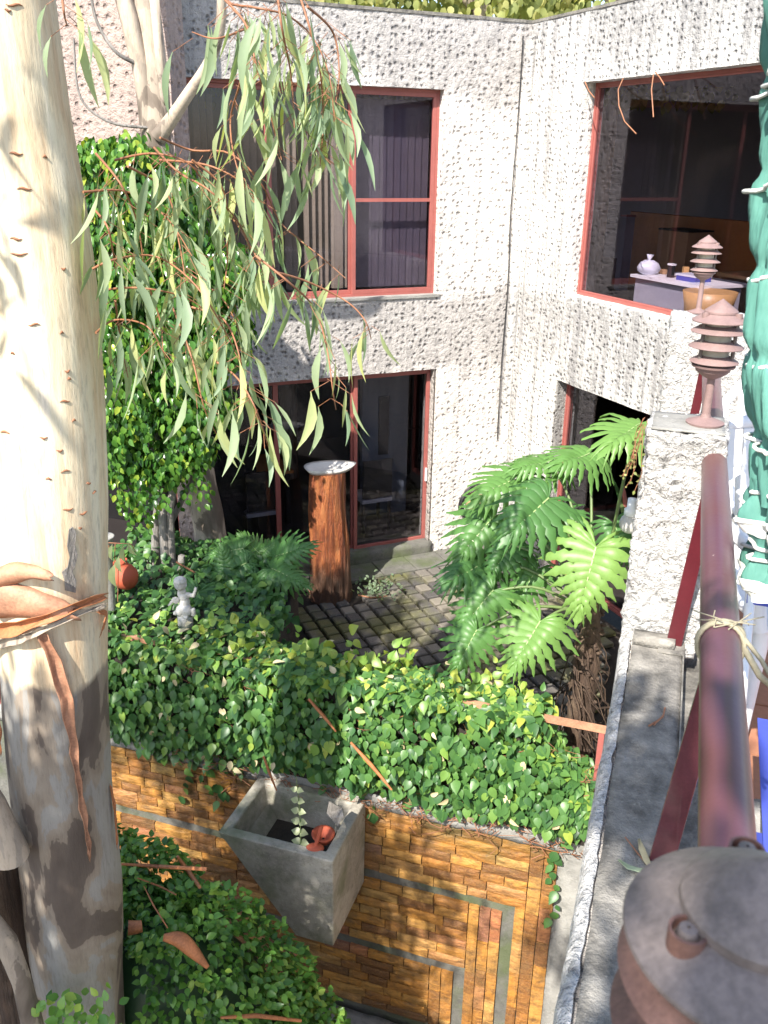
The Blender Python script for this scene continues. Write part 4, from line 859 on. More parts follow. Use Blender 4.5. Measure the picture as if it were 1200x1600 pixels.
# leaf clumps added out of view, up the sun line, to cast shade
cl = []
def shade_clump(c, r, n, s=(.2, .3), flat=.6):
    for k in range(n):
        v = Vector((random.gauss(0, .45), random.gauss(0, .45), random.gauss(0, .45*flat)))*r; cl.append((c+v, Vector((random.uniform(-.5, .5), random.uniform(-.5, .5), -1)), Vector((random.uniform(-1, 1), random.uniform(-1, 1), .2)), random.uniform(*s), random.random(), random.randint(0, 1), 1.4))
SHADE = [  # (shaded point, distance up the sun line, radius, leaves)
    (LP(-.8, 0, 1.3), 8.5, .6, 330), (LP(-1.5, .0, 1.2), 8.5, .9, 700), (LP(-1.2, 0, 2.1), 9.2, .9, 500), (LP(-1.6, 0, 1.9), 8.6, .8, 500),
    (Vector((-1.7, 3.9, .2)), 7.5, .9, 900), (Vector((-1.7, 3.8, 1.6)), 6.6, .5, 450), (TP(-3.6, 5.4, .4), 8.2, .9, 700), (TP(-2.9, 5.5, -.8), 9, .8, 500), (TP(-1.9, 5.5, -1.9), 9.3, .7, 600), (TP(-1.7, 5.5, -.75), 8.6, .6, 450), (TP(-.35, 5.5, -.9), 9, .3, 40), (TP(.05, 1.2, ZL), 4.4, .35, 110), (TP(.05, 2.0, ZL), 4.6, .30, 120), (TP(.05, .6, ZL), 4.4, .35, 90), (TP(.12, .45, CZ-.4), 4.4, .16, 60)]
for (p, s_, r_, n_) in SHADE: shade_clump(p+SUN*s_, r_, n_)
o = bpy.data.objects.new('crown', joined('crown', [LT['gum'], LT['gum2']], cl, M['gum'])); link(o, gum); o['kind'] = 'stuff'  # this part holds only the unseen clumps added for dappled shade
# ---- second eucalyptus by the house
def px3(L_): return [tuple(atY(x, y, Y)) for x, y, Y in L_]
e2 = thing('eucalyptus_tree', atY(340, 900, 8.6), 'slimmer eucalyptus with peeling patched bark rising beside the ground floor glass', 'tree')
e2.location.z = 0
bp = px3([(345, 960, 8.6), (335, 890, 8.6), (322, 800, 8.6), (305, 700, 8.6), (285, 560, 8.5), (262, 380, 8.5), (247, 225, 8.4)]); bp[0] = (bp[0][0], bp[0][1], -.05)
q_ = smooth_path([tuple(p)+(r_,) for p, r_ in zip(bp, (.21, .175, .16, .15, .15, .14, .14))], 40); part('trunk', MB().tube([x[:3] for x in q_], [x[3] for x in q_], 24, wob=.12), M['bark_back'], e2)
def limb(pl_, rr, mt='bark_back', nm='limb'):
    q_ = smooth_path([tuple(atY(x, y, Y))+(r_,) for (x, y, Y), r_ in zip(pl_, rr)], 24); part(nm, MB().tube([x[:3] for x in q_], [x[3] for x in q_], 16, wob=.15), M[mt], e2)
limb([(240, 240, 8.4), (225, 130, 8.35), (205, 40, 8.3), (180, -60, 8.3), (150, -200, 8.3)], [.09, .075, .075, .07, .07]); limb([(247, 235, 8.4), (242, 120, 8.4), (228, 20, 8.4), (215, -120, 8.4)], [.13, .115, .12, .12])
limb([(248, 215, 8.3), (285, 160, 8.2), (325, 100, 8.1), (345, 40, 8.0), (344, -40, 7.9)], [.07, .05, .045, .04, .035])
limb([(215, 100, 8.3), (180, 80, 8.2), (150, 30, 8.2), (140, -30, 8.2)], [.02, .015, .012, .01], 'bark_grey', 'branch'); limb([(235, 200, 8.3), (170, 190, 8.2), (125, 150, 8.2), (115, 60, 8.2)], [.012, .012, .01, .008], 'bark_grey', 'branch')
m = sheetmesh([[atY(x+dx, y, 8.2) for dx in (0, w_/2, w_)] for x, y, w_ in [(232, -20, 16), (238, 40, 14), (244, 100, 12), (250, 150, 6), (257, 165, 2)]]); o = part('bark_ribbon', m, M['white'] if False else M['bark_back'], e2); o.modifiers.new('t', 'SOLIDIFY').thickness = .01
# leaning pole beside it
solid('leaning_branch', MB().tube([atY(x, y, 8.2) for x, y in [(268, 815), (290, 770), (310, 740), (325, 715)]], [.03, .027, .024, .02], 10, wob=.2), M['bark_grey'], 'grey bare branch leaning against the eucalyptus', 'branch')
solid('cut_stump', MB().tube([atY(283, 905, 7.9)-UP*.3, atY(283, 890, 7.9), atY(284, 868, 7.9)], [.035, .035, .033], 12, wob=.2), M['bark_grey'], 'short grey cut stump standing among the ivy', 'stump')
solid('fallen_stick', MB().tube([atY(x, y, 7.7) for x, y in [(275, 878), (300, 892), (322, 906)]], .009, 6), M['twig'], 'thin reddish stick lying behind the cherub', 'stick')
# ---- ficus tree
fx = thing('ficus_tree', (-2.13, 8.0, 0), 'dense glossy green ficus tree with several slim grey stems by the left wall', 'tree')
for pl_, r_ in [([(262, 930), (258, 860), (254, 800), (246, 740), (240, 600)], .055), ([(245, 920), (243, 850), (246, 790), (235, 700)], .05), ([(268, 910), (268, 850), (265, 790), (280, 700)], .04), ([(266, 850), (266, 800), (272, 770)], .03)]:
    P = [atY(x, y, 8.0+(.1 if x < 250 else 0)) for x, y in pl_]; P[0] = P[0]-UP*.6; part('stem', MB().tube(P, [r_*(1-.12*k) for k in range(len(P))], 12, wob=.2), M['bark_grey'], fx)
L = []
lobes = []
for (x, y, r_) in [(215, 270, .50), (160, 250, .35), (180, 330, .55), (270, 330, .5), (200, 430, .6), (290, 430, .6), (350, 420, .4), (190, 540, .55), (280, 540, .6), (340, 520, .45), (200, 640, .5), (280, 640, .5), (330, 620, .35), (190, 710, .35), (260, 720, .35), (310, 700, .25)]:
    for k in range(2): lobes.append((atY(x+random.uniform(-12, 12), y+random.uniform(-12, 12), 8.0+.25*k), r_*.62))
for (c, r_) in lobes:
    for k in range(int(900*r_*r_/.12)):
        v = Vector((random.gauss(0, 1), random.gauss(0, 1), random.gauss(0, 1))).normalized(); rr = r_*(.70+.30*random.random()+.45*noise.noise(v*2.4+c*3)+.25*noise.noise(v*6+c)); p = c+Vector((v.x*rr, v.y*rr*.8, v.z*rr))
        if (p-F0).dot(FN) < .12: continue
        if v.y > .6: continue
        L.append((p, (v*.3+Vector((random.uniform(-.5, .5), random.uniform(-.5, .5), -.9))), v+UP*.6+rv(.4), random.uniform(.06, .095), min(1, max(0, random.gauss(.45, .2)+(.4 if random.random() < .08 else 0)+max(0, (p.z-4.5))*.45)), 0, 1))
for k in range(120):
    c, r_ = random.choice(lobes); b = c+Vector((random.uniform(-1, 1)*r_, -r_*random.uniform(.2, .9), random.uniform(-.9, .3)*r_))
    for j in range(14): b = b+Vector((random.uniform(-.03, .03), random.uniform(-.03, .01), -.03)); L.append((b+rv(.03), rv(.6)-UP, UP*.5-Vector((0, 1, 0))+rv(.5), random.uniform(.05, .085), min(1, max(0, random.gauss(.5, .22))), 0, 1))
foliage(fx, L, [LT['small']], M['ficus'])
cr = MB()
for c, r_ in lobes: cr.ell(c, (r_*.5, r_*.4, r_*.5), n=7)
part('inner_shade_foliage', cr, M['dark'] if False else M['ficus'], fx, kind='stuff')
# ---- ivy hedge
iv = thing('ivy_hedge', TP(-3, SB+.2, 0), 'thick ivy smothering the low railing above the stone wall', 'ivy')
L = []
def back(a):                                                # how far back the ivy reaches over the court
    t = min(1, max(0, (-2.75-a)/.7)); return 5.95+t*t*(3-2*t)*1.75
def topz(a, b): return (1.0+.10*noise.noise(Vector((a*2.3, b*2.3, 3)))+.05*noise.noise(Vector((a*6, b*6, 1)))) - (.16 if a > -.55 else 0) - .55*max(0, (a+.62))*1.6
def ivy_add(p, n, tip, v): L.append((p, tip, n, random.choice((random.uniform(.045, .08), random.uniform(.075, .115))), v, 0, random.uniform(.75, 1.1)))
for k in range(5600):                                       # front curtain
    a = random.uniform(-5.2, -.12); bot = (-.08 if a < -2.9 else .10)+.16*noise.noise(Vector((a*2.1, 0, 0)))+.06*noise.noise(Vector((a*7, 0, 5)))
    if -2.95 < a < -1.85: bot = max(bot, .12)
    if a > -.6: bot = .12
    z = bot+(topz(a, 5.5)+.04-bot)*random.random()
    bul = .16*math.sin(math.pi*min(1, max(0, z)))+.07*noise.noise(Vector((a*3, z*3, 0))); b = SB-.0-bul-random.uniform(-.05, .10)*(1 if a < -.3 else .3)
    yv = random.gauss(.42, .14)+(.25 if random.random() < .12 else 0)+max(0, z-.75)*.75*(random.random())
    if a > -.5 and z < .3 and random.random() < .5: continue
    ivy_add(TP(a, b, z), -E2*1+UP*.55+rv(.45), -UP*1+rv(.55)-E2*.3, min(1, max(0, yv)))
for k in range(5200):                                       # top
    a = random.uniform(-5.2, -.15); bb = back(a); b = random.uniform(5.35, bb)
    z = topz(a, b)+random.uniform(-.05, .05)-(.35*max(0, (b-bb+.15))/.15 if b > bb-.15 else 0)
    if a > -.75 and b > 5.75: continue
    yv = random.gauss(.42, .15)+(.5*random.random() if b < 6.0 and random.random() < .55 else 0)
    ivy_add(TP(a, b, z), UP*1-E2*.4+rv(.4), -E2*.7-UP*.3+rv(.8), min(1, max(0, yv)))
for k in range(60):                                         # upright tips at the hedge top
    a = random.uniform(-3.6, -.6); b0 = random.uniform(5.5, 5.9); z0 = topz(a, b0); h = random.uniform(.06, .2)
    for j in range(4): ivy_add(TP(a+random.uniform(-.03, .03), b0, z0+h*j/3), -E2*.8+UP*.6+rv(.5), rv(1)+UP*.2, random.uniform(.7, 1))
for (x0, y0, x1, y1, n_) in [(872, 1290, 858, 1445, 16), (880, 1280, 862, 1400, 10), (290, 1190, 292, 1245, 6), (318, 1195, 322, 1235, 6), (345, 1225, 350, 1252, 6), (515, 1190, 508, 1248, 7), (560, 1230, 590, 1270, 5), (690, 1230, 770, 1275, 9), (590, 1220, 650, 1262, 8)]:
    for k in range(n_):
        u = k/max(1, n_-1); p = atp(x0+(x1-x0)*u+random.uniform(-9, 9), y0+(y1-y0)*u, E2*(SB-.07), E2); ivy_add(p, -E2+UP*.3+rv(.3), -UP+rv(.8), random.uniform(.1, .7))
ST = atY(289, 962, 6.75); PT = atY(203, 918, 7.35)
L = [l for l in L if not (((l[0]-ST).to_2d().length < .15 and l[0].z > ST.z-.08) or ((l[0]-PT).to_2d().length < .15 and l[0].z > PT.z+.0))]
L = [l for l in L if not (abs(l[0].dot(E1)-ST.dot(E1)) < .13 and ST.dot(E2)-1.0 < l[0].dot(E2) < ST.dot(E2) and l[0].z > ST.z-.02+.42*(ST.dot(E2)-l[0].dot(E2)))]
foliage(iv, L, [LT['ivy']], M['ivy'])
DL = [(TP(random.uniform(-4, -.3), SB-.22, random.uniform(.05, .95)), rv(1)-UP*.6, -E2+rv(.6), random.uniform(.06, .1), 0, 0, .7) for k in range(45)]+[(TP(random.uniform(-4, -.6), random.uniform(5.4, 5.9), 1.08), rv(1), UP+rv(.6), random.uniform(.06, .1), 0, 0, .7) for k in range(30)]
foliage(iv, DL, [LT['ivy']], M['dryleaf'], 0, sname='dead_leaves')
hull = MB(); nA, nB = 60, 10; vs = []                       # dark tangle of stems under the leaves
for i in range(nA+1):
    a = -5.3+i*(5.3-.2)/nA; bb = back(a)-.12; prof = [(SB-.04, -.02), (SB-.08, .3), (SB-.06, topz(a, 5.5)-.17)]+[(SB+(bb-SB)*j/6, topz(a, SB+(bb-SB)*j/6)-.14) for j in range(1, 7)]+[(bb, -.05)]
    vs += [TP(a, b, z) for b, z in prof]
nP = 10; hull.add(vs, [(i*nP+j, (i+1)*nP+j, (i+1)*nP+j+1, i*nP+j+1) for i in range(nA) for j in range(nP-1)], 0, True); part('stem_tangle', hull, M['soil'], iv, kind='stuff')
sm = MB()
for k in range(260):
    a = random.uniform(-3.6, -.15); z = random.uniform(-.08, .9) if k > 90 else random.uniform(-.1, .1); p = TP(a, SB-.10, z); pts = [p]
    for j in range(4): pts.append(pts[-1]+E1*random.uniform(-.09, .09)-UP*random.uniform(-.05, .07)+E2*random.uniform(-.03, .02))
    sm.tube(pts, random.choice([.002, .003, .004]), 4)
part('vine_stem', sm, M['twig'], iv, kind='stuff')
# strips of bark caught in the ivy
for i, (pts, r_, lb, b_) in enumerate([([(482, 1092), (505, 1118), (525, 1143)], .014, 'upper piece of brown bark caught in the ivy', 5.25), ([(548, 1160), (580, 1195), (612, 1234)], .017, 'lower longer piece of brown bark caught in the ivy', 5.22), ([(412, 1182), (420, 1205), (432, 1235)], .012, 'brown stick leaning over the planter back rim', 5.2)]):
    solid('bark_strip', MB().tube([atp(x, y, E2*b_, E2) for x, y in pts], [r_*.7, r_, r_*.5], 6, wob=.3), M['peel'], lb, 'bark', 'bark strips caught in the leaves')
# ---- big ficus bush bottom left
bs = thing('ficus_bush', (-1.5, 4.5, LOW), 'broad bright green ficus bush filling the lower left corner', 'bush')
def bush_leaves(c, rad, n, s=(.042, .072)):
    out = []; n = int(n*1.5)
    for k in range(n):
        v = Vector((random.gauss(0, 1), random.gauss(0, 1), random.gauss(0, 1))).normalized()
        if v.y > .75 or v.z < -.8: continue
        nz = noise.noise(Vector(v)*2.2+c); nf = noise.noise(Vector(v)*6+c); rr = 1+.16*nz+.10*nf-random.random()**2*.16; p = c+Vector((v.x*rad[0], v.y*rad[1], v.z*rad[2]))*rr
        out.append((p, Vector((v.x, v.y, -.2))+rv(.8), v*.7+UP*.8+rv(.5), random.uniform(*s), min(1, max(0, random.gauss(.42, .18)+.5*nf+(.3 if random.random() < .08 else 0))), 0, 1.1))
    return out
L = bush_leaves(Vector((-1.42, 4.35, -1.0)), (1.0, .62, 1.35), 9000)+bush_leaves(Vector((-.78, 4.3, -1.62)), (.74, .5, 1.2), 5000)+bush_leaves(Vector((-2.0, 4.72, -.45)), (.85, .5, .98), 6500)+bush_leaves(Vector((-1.0, 3.55, -1.35)), (.75, .35, .95), 3500)
L = [l for l in L if (Vector(l[0])-TP(0, SB-.08, 0)).dot(E2) < 0 and not (PA0-.02 < Vector(l[0]).dot(E1) < PA1+.02 and Vector(l[0]).dot(E2) > PB0-.03 and l[0].z > -.9) and (Vector((l[0].x, l[0].y, 0))-Vector((-1.72, 3.87, 0))).length > .30]
foliage(bs, L, [LT['small']], M['bush'])
m = MB()
for c, r_ in ((Vector((-1.42, 4.35, -1.0)), (.84, .48, 1.15)), (Vector((-.85, 4.3, -1.65)), (.56, .38, 1.0)), (Vector((-2.0, 4.72, -.45)), (.68, .36, .78)), (Vector((-1.0, 3.55, -1.35)), (.6, .26, .8))): m.ell(c, r_, n=10)
part('stem_tangle', m, M['ivy'], bs, kind='stuff'); part('stem', MB().tube([(-1.4, 4.4, LOW), (-1.4, 4.4, -.8)], .06, 10), M['bark_grey'], bs)
bb_ = None
def bushpt(x, y, off=.0):
    r = ray(x, y).normalized(); o_ = bpy.data.objects  # march to the bush leaves
    best = None
    for l in LB:
        p = Vector(l[0])-CAMP; t = p.dot(r); d = (p-r*t).length
        if d < .05 and (best is None or t < best): best = t
    return CAMP+r*((best or 4.8)-.03-off)
LB = L
for i, (pts, r_, lb) in enumerate([([(190, 1350), (250, 1354), (320, 1358)], .014, 'straight reddish bark strip lying across the top of the bush'), ([(277, 1338), (295, 1362), (312, 1386)], .016, 'short bark strip crossing the straight one on the bush'), ([(345, 1590), (400, 1587), (470, 1595)], .014, 'bark strip low at the bottom of the bush'), ([(215, 1372), (250, 1385), (275, 1398)], .007, 'thin twig on the bush under the crossed strips'), ([(225, 1385), (240, 1415), (262, 1450)], .005, 'thin twig falling across the middle of the bush')]):
    solid('bark_strip', MB().tube([bushpt(x, y) for x, y in pts], [r_*.6, r_, r_*.7], 7, wob=.3), M['peel'], lb, 'bark', 'bark strips caught in the leaves')
def curlsheet(pts, wds, cu, lab):
    P = [bushpt(x, y, .05) for x, y in pts]; dd = sum(depth(p) for p in P)/len(P); P = [C0+ray(x, y)*dd for x, y in pts]; Q = smooth_path([tuple(p)+(w_,) for p, w_ in zip(P, wds)], 16); grid = []
    for i, q_ in enumerate(Q):
        p = Vector(q_[:3]); t = (Vector(Q[min(i+1, 15)][:3])-Vector(Q[max(i-1, 0)][:3])).normalized(); n = (CAMP-p).normalized(); s_ = t.cross(n).normalized(); row = []
        for j in range(9):
            an = (j/8-.5)*cu; row.append(p+s_*(math.sin(an)*q_[3])+n*(math.cos(an)*q_[3]))
        grid.append(row)
    o = solid('curled_bark', sheetmesh(grid), M['peel'], lab, 'bark', 'curled bark on the bush'); o.modifiers.new('t', 'SOLIDIFY').thickness = .005
curlsheet([(200, 1450), (212, 1449), (222, 1447)], [.045, .04, .035], 3.6, 'short curled roll of orange bark on the left of the bush')
curlsheet([(255, 1465), (280, 1468), (300, 1485), (325, 1512)], [.02, .045, .04, .012], 3.0, 'long curled orange bark sheet in the middle of the bush')
# small leafy sprig at the trunk foot
sg_ = thing('low_sprig', atY(150, 1590, 3.5), 'small leafy sprig in front of the eucalyptus foot', 'plant'); L = []
for k in range(70): p = atY(random.uniform(60, 190), random.gauss(1585, 22), random.uniform(3.35, 3.55)); L.append((p, rv(1)+UP*.2, UP*.8-Vector((0, .6, 0))+rv(.4), random.uniform(.05, .075), random.uniform(.4, 1), 0, 1.1))
foliage(sg_, L, [LT['small']], M['bush'])
# ---- philodendrons
def phil_leaf(seed, nl=11):
    """deeply lobed heart shaped blade attached at the origin, tip near +Y = 1: whole next to the midrib, fingers towards the rim"""
    rnd = random.Random(seed); v = []; f = []; ns = 11
    for sd in (-1, 1):
        ang = [150-(150-24)*(k/(nl-1))**.82 for k in range(nl)]; by = [0 if k < 3 else .80*((k-2.4)/(nl-2.4)) for k in range(nl)]
        for k in range(nl):
            A = R(ang[k]+rnd.uniform(-3, 3)); y0 = by[k]; d = Vector((sd*math.sin(A), math.cos(A), 0)); q = Vector((d.y*-1, d.x, 0)); u = k/(nl-1)
            ln = (.46+.26*math.sin(math.pi*min(1, u*1.15+.12)))*(1-.42*u)*rnd.uniform(.84, 1.12); cut = .40-.08*u
            dy = (by[min(k+1, nl-1)]-by[max(k-1, 0)])/2*abs(math.sin(A)); da = R((ang[max(k-1, 0)]-ang[min(k+1, nl-1)])/2); o = len(v); ph = rnd.uniform(0, 6)
            for i in range(ns+1):
                t = i/ns; r = ln*t; full = (dy+r*da)/2*1.12+.006
                if t <= cut: w_ = full
                else: x = (t-cut)/(1-cut); w_ = full*(.80-.18*x)*(1-x**2.6)*(1+.30*math.sin(i*2.3+ph)) if x < 1 else .003
                w_ = max(w_, .003); c = Vector((0, y0, 0))+d*r+Vector((0, .20*r*t, 0)); ru = .014*math.sin(i*2.3+ph)*t
                z = .05*math.sin(t*3.14)-.13*t*t
                v += [c-q*w_+UP*(z-.012-ru-.10*w_), c+UP*(z+.014), c+q*w_+UP*(z-.012+ru-.10*w_)]
            for i in range(ns): a = o+i*3; f += [(a, a+1, a+4, a+3), (a+1, a+2, a+5, a+4)]
    o = len(v); ns2 = 8
    for i in range(ns2+1): t = i/ns2; w_ = max(.003, .075*(1-t**1.8)*(1+.3*math.sin(i*2.2+seed))); v += [Vector((-w_, .74+.27*t, -.06*t)), Vector((0, .74+.27*t, .012-.06*t)), Vector((w_, .74+.27*t, -.06*t))]
    for i in range(ns2): a = o+i*3; f += [(a, a+1, a+4, a+3), (a+1, a+2, a+5, a+4)]
    o = len(v); rib = []
    for i in range(9): y = i/8*.95; w_ = .009*(1-i/9); v += [Vector((-w_, y, .018-.05*y)), Vector((w_, y, .018-.05*y))]
    rib = [(o+i*2, o+i*2+1, o+i*2+3, o+i*2+2) for i in range(8)]; vv = []
    for p in v: p = Vector(p); vv.append(Vector((p.x, p.y, p.z-.38*p.x*p.x-.18*max(0, p.y)**2-.25*min(0, p.y)**2+.03*math.sin(p.x*7+seed)+.05*noise.noise(Vector((p.x*2.5, p.y*2.5, seed*3.)))+.015*noise.noise(Vector((p.x*9, p.y*9, seed*3.))))))
    return vv, f, rib
M['rib'] = plain('leaf_rib', (.30, .40, .16), .5, 0, .1, 8, 0)
PL = []
for s_ in range(5):
    v, f, rib = phil_leaf(s_); me = bpy.data.meshes.new('leaf'); me.from_pydata([tuple(p) for p in v], [], f+rib); me.materials.append(M['phil']); me.materials.append(M['rib'])
    me.polygons.foreach_set('material_index', [0]*len(f)+[1]*len(rib)); me.polygons.foreach_set('use_smooth', [True]*len(me.polygons)); a = me.attributes.new('var', 'FLOAT', 'POINT'); a.data.foreach_set('value', [.2+.17*s_]*len(v)); PL.append(me)
def phil(root, crown, leaves, pr=.011):
    for i, (bx, by, Yb, tx, ty, Yt, up, vi) in enumerate(leaves):
        b = atY(bx, by, Yb); t = atY(tx, ty, Yt); d = t-b; s_ = d.length*1.13*random.uniform(.94, 1.06); d.normalize(); toc = (CAMP-b).normalized(); n = (toc*(1-up)+UP*up); n = (n-d*n.dot(d)).normalized(); X = d.cross(n)
        o = bpy.data.objects.new('leaf', PL[vi % 5]); link(o, root); sx = s_*1.05
        o.matrix_basis = Matrix(((X.x*sx, d.x*s_, n.x*s_, b.x), (X.y*sx, d.y*s_, n.y*s_, b.y), (X.z*sx, d.z*s_, n.z*s_, b.z), (0, 0, 0, 1)))
        c = crown+rv(.04); mid = c.lerp(b, .55)+UP*.14*(b-c).length; part('petiole', MB().tube([Vector(x) for x in smooth_path([tuple(c), tuple(mid), tuple(b-n*.015)], 10)], [pr*1.3-pr*.5*k/9 for k in range(10)], 7), M['stem'], root)
cr = atY(925, 955, 6.25); ph = thing('philodendron', (cr.x, cr.y, 0), 'tall split leaf philodendron with huge sunlit leaves beside the terrace pillar', 'plant')
tk = smooth_path([(cr.x-.02, cr.y-.0, -.05, .13), (cr.x, cr.y, .6, .10), (cr.x, cr.y, 1.2, .085), (cr.x, cr.y, cr.z+.1, .06)], 30); tkm = MB().tube([x[:3] for x in tk], [x[3]*(1+.14*(k % 3 == 0)) for k, x in enumerate(tk)], 18, wob=.35); part('trunk', tkm, M['bark_palm'], ph)
sc_ = MB()
for k in range(110):
    z = random.uniform(.1, cr.z); a = random.uniform(0, 6.28); p = Vector((cr.x+math.cos(a)*.10, cr.y+math.sin(a)*.10, z)); sc_.ell(p, (.026, .026, .015), n=4)
part('leaf_scar', sc_, M['bark_palm'], ph, kind='stuff')
rt = MB()
for k in range(26):
    a = random.uniform(0, 6.28); r0 = .11; p = Vector((cr.x+math.cos(a)*r0, cr.y+math.sin(a)*r0, random.uniform(.5, 1.3))); pts = [p]; sp_ = random.uniform(.3, 1.6)
    for j in range(14):
        a += random.uniform(.0, .45)*sp_; r0 += random.uniform(-.004, .03); z = pts[-1].z-random.uniform(.03, .11)
        pts.append(Vector((cr.x+math.cos(a)*r0, cr.y+math.sin(a)*r0, max(z, -.03))))
    rt.tube(pts, random.choice([.004, .006, .009]), 5)
part('aerial_root', rt, M['bark_palm'], ph, kind='stuff')
phil(ph, cr, [(857, 779, 6.3, 790, 836, 5.95, .35, 0), (931, 855, 5.95, 903, 962, 5.7, .15, 4), (920, 711, 6.9, 868, 722, 6.6, .55, 2), (1000, 663, 5.6, 948, 690, 5.3, .6, 3), (844, 971, 5.9, 800, 1042, 5.65, .3, 3), (771, 923, 6.3, 716, 985, 6.1, .3, 1), (812, 745, 6.9, 735, 778, 6.6, .6, 2),
              (775, 806, 6.8, 712, 872, 6.5, .45, 1), (757, 880, 6.6, 700, 905, 6.3, .6, 0), (745, 985, 6.1, 708, 1052, 5.9, .3, 1), (862, 722, 7.0, 805, 728, 6.8, .7, 2), (800, 850, 6.6, 762, 905, 6.4, .4, 0), (840, 890, 6.5, 800, 950, 6.3, .4, 1), (960, 820, 6.4, 985, 880, 6.2, .4, 0), (880, 800, 6.8, 850, 860, 6.6, .5, 0)])
c2 = atY(400, 925, 7.9); c2.z = .35; p2_ = thing('philodendron', (c2.x, c2.y, 0), 'smaller dark green philodendron in the shade left of the red stump', 'plant')
phil(p2_, c2, [(385, 880, 7.8, 328, 905, 7.6, .4, 0), (380, 858, 7.9, 322, 868, 7.8, .4, 1), (430, 870, 7.9, 482, 850, 7.8, .4, 0), (425, 890, 7.7, 480, 912, 7.5, .4, 1), (400, 940, 7.5, 420, 990, 7.3, .35, 0), (350, 935, 7.5, 318, 975, 7.3, .4, 0), (405, 865, 8.0, 375, 833, 8.0, .4, 2), (412, 862, 8.0, 440, 838, 8.1, .4, 1), (400, 905, 7.7, 375, 955, 7.5, .4, 0), (360, 905, 7.7, 345, 850, 7.8, .4, 1), (310, 925, 7.3, 285, 985, 7.1, .4, 0), (335, 925, 7.4, 300, 940, 7.3, .4, 0)], .008)
# spiky red and yellow leaves near the globe lamp
st_ = thing('spiky_plant', gl-UP*.2, 'spiky red and yellow blades rising behind the globe lamp', 'plant')
for (x0, y0, x1, y1, mt) in [(976, 800, 957, 745, 'far'), (978, 798, 972, 750, 'frame'), (975, 800, 964, 762, 'stem')]:
    a = atY(x0, y0, 6.15); b = atY(x1, y1, 6.15); s_ = (b-a).cross(Vector((0, 1, 0))).normalized(); m = MB().add([a-s_*.02, a+s_*.02, a.lerp(b, .6)+s_*.014-Vector((0, .02, 0)), b, a.lerp(b, .6)-s_*.014], [(0, 1, 2, 4), (4, 2, 3)]); o = part('blade', m, M['bush'] if mt == 'far' else M[mt], st_); o.modifiers.new('t', 'SOLIDIFY').thickness = .003
# creeper on the pillar side
cv = thing('pillar_creeper', TP(-.08, 2.6, ZP), 'wispy ochre creeper hanging down the outer side of the first pillar', 'creeper'); L = []; m = MB()
for k in range(9):
    p = TP(-.06-random.random()*.012, 2.42+random.random()*.2, ZP+.015); pts = [p]
    for j in range(7): pts.append(pts[-1]-UP*random.uniform(.01, .035)*(1.0)+E1*random.uniform(-.010, .006)+E2*random.uniform(-.01, .01)); L.append((pts[-1], rv(1)-UP*.5, -E2+rv(.5), random.uniform(.008, .014), random.random(), 0, 1))
    m.tube(pts, .0011, 4)
part('stem', m, M['twig'], cv); foliage(cv, L, [LT['small']], M['far'], 0)
# ground cover by the stump
gc = thing('ground_plant', atY(590, 918, 9.4), 'low grey green plant at the foot of the red stump', 'plant'); L = []
for k in range(130): p = atz(random.gauss(588, 22), random.gauss(916, 9), random.uniform(.01, .13)); L.append((p, rv(1)+UP*.1, UP+rv(.6), random.uniform(.035, .06), random.uniform(.1, .5), 0, 1.2))
foliage(gc, L, [LT['small']], M['gum'])
solid('leaf_litter', MB().tube([atz(560, 930, .0), atz(580, 934, .02), atz(605, 932, .0)], .01, 5).tube([atz(480, 915, .0), atz(487, 930, .05), atz(492, 940, .0)], .008, 5), M['twig'], 'reddish twigs lying around the stump foot', 'twigs')
# ---- stump pedestal with stone bird bath
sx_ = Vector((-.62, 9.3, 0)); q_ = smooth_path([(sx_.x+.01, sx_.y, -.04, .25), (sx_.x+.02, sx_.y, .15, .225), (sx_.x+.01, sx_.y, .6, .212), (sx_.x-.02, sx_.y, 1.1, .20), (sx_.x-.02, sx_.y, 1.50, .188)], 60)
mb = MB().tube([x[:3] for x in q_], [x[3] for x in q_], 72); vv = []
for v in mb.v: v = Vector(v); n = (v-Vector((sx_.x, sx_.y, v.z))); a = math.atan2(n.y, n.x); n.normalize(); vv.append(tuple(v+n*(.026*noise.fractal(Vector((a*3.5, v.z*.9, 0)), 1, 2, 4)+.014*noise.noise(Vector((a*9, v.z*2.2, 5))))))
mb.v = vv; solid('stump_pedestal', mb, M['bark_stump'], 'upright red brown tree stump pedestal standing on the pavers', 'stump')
m = MB(); K = 36; top = []; rim = []; bot = []
cc = Vector((sx_.x, sx_.y, 1.53))
for k in range(K):
    a = 2*math.pi*k/K; rx = .285*(1+.06*math.sin(a*3+1)+.10*math.exp(-((a if a < 3.14 else a-6.28)**2)*6)); ry = .19*(1+.08*math.sin(a*2+.4)); d_ = LD*math.cos(a)*rx+LN*math.sin(a)*ry
    top.append(cc+d_*.82+UP*.018); rim.append(cc+d_+UP*.032); bot.append(cc+d_*.8-UP*.03)
v = [cc+UP*.012]+top+rim+bot+[cc-UP*.03]; o1, o2, o3, o4 = 1, 1+K, 1+2*K, 1+3*K
m.add(v, [(0, o1+k, o1+(k+1) % K) for k in range(K)]+[(o1+k, o2+k, o2+(k+1) % K, o1+(k+1) % K) for k in range(K)]+[(o2+k, o3+k, o3+(k+1) % K, o2+(k+1) % K) for k in range(K)]+[(o3+k, o4, o3+(k+1) % K) for k in range(K)], 0, True)
solid('stone_basin', m, M['marble'], 'white irregular stone basin resting on the stump pedestal', 'basin')
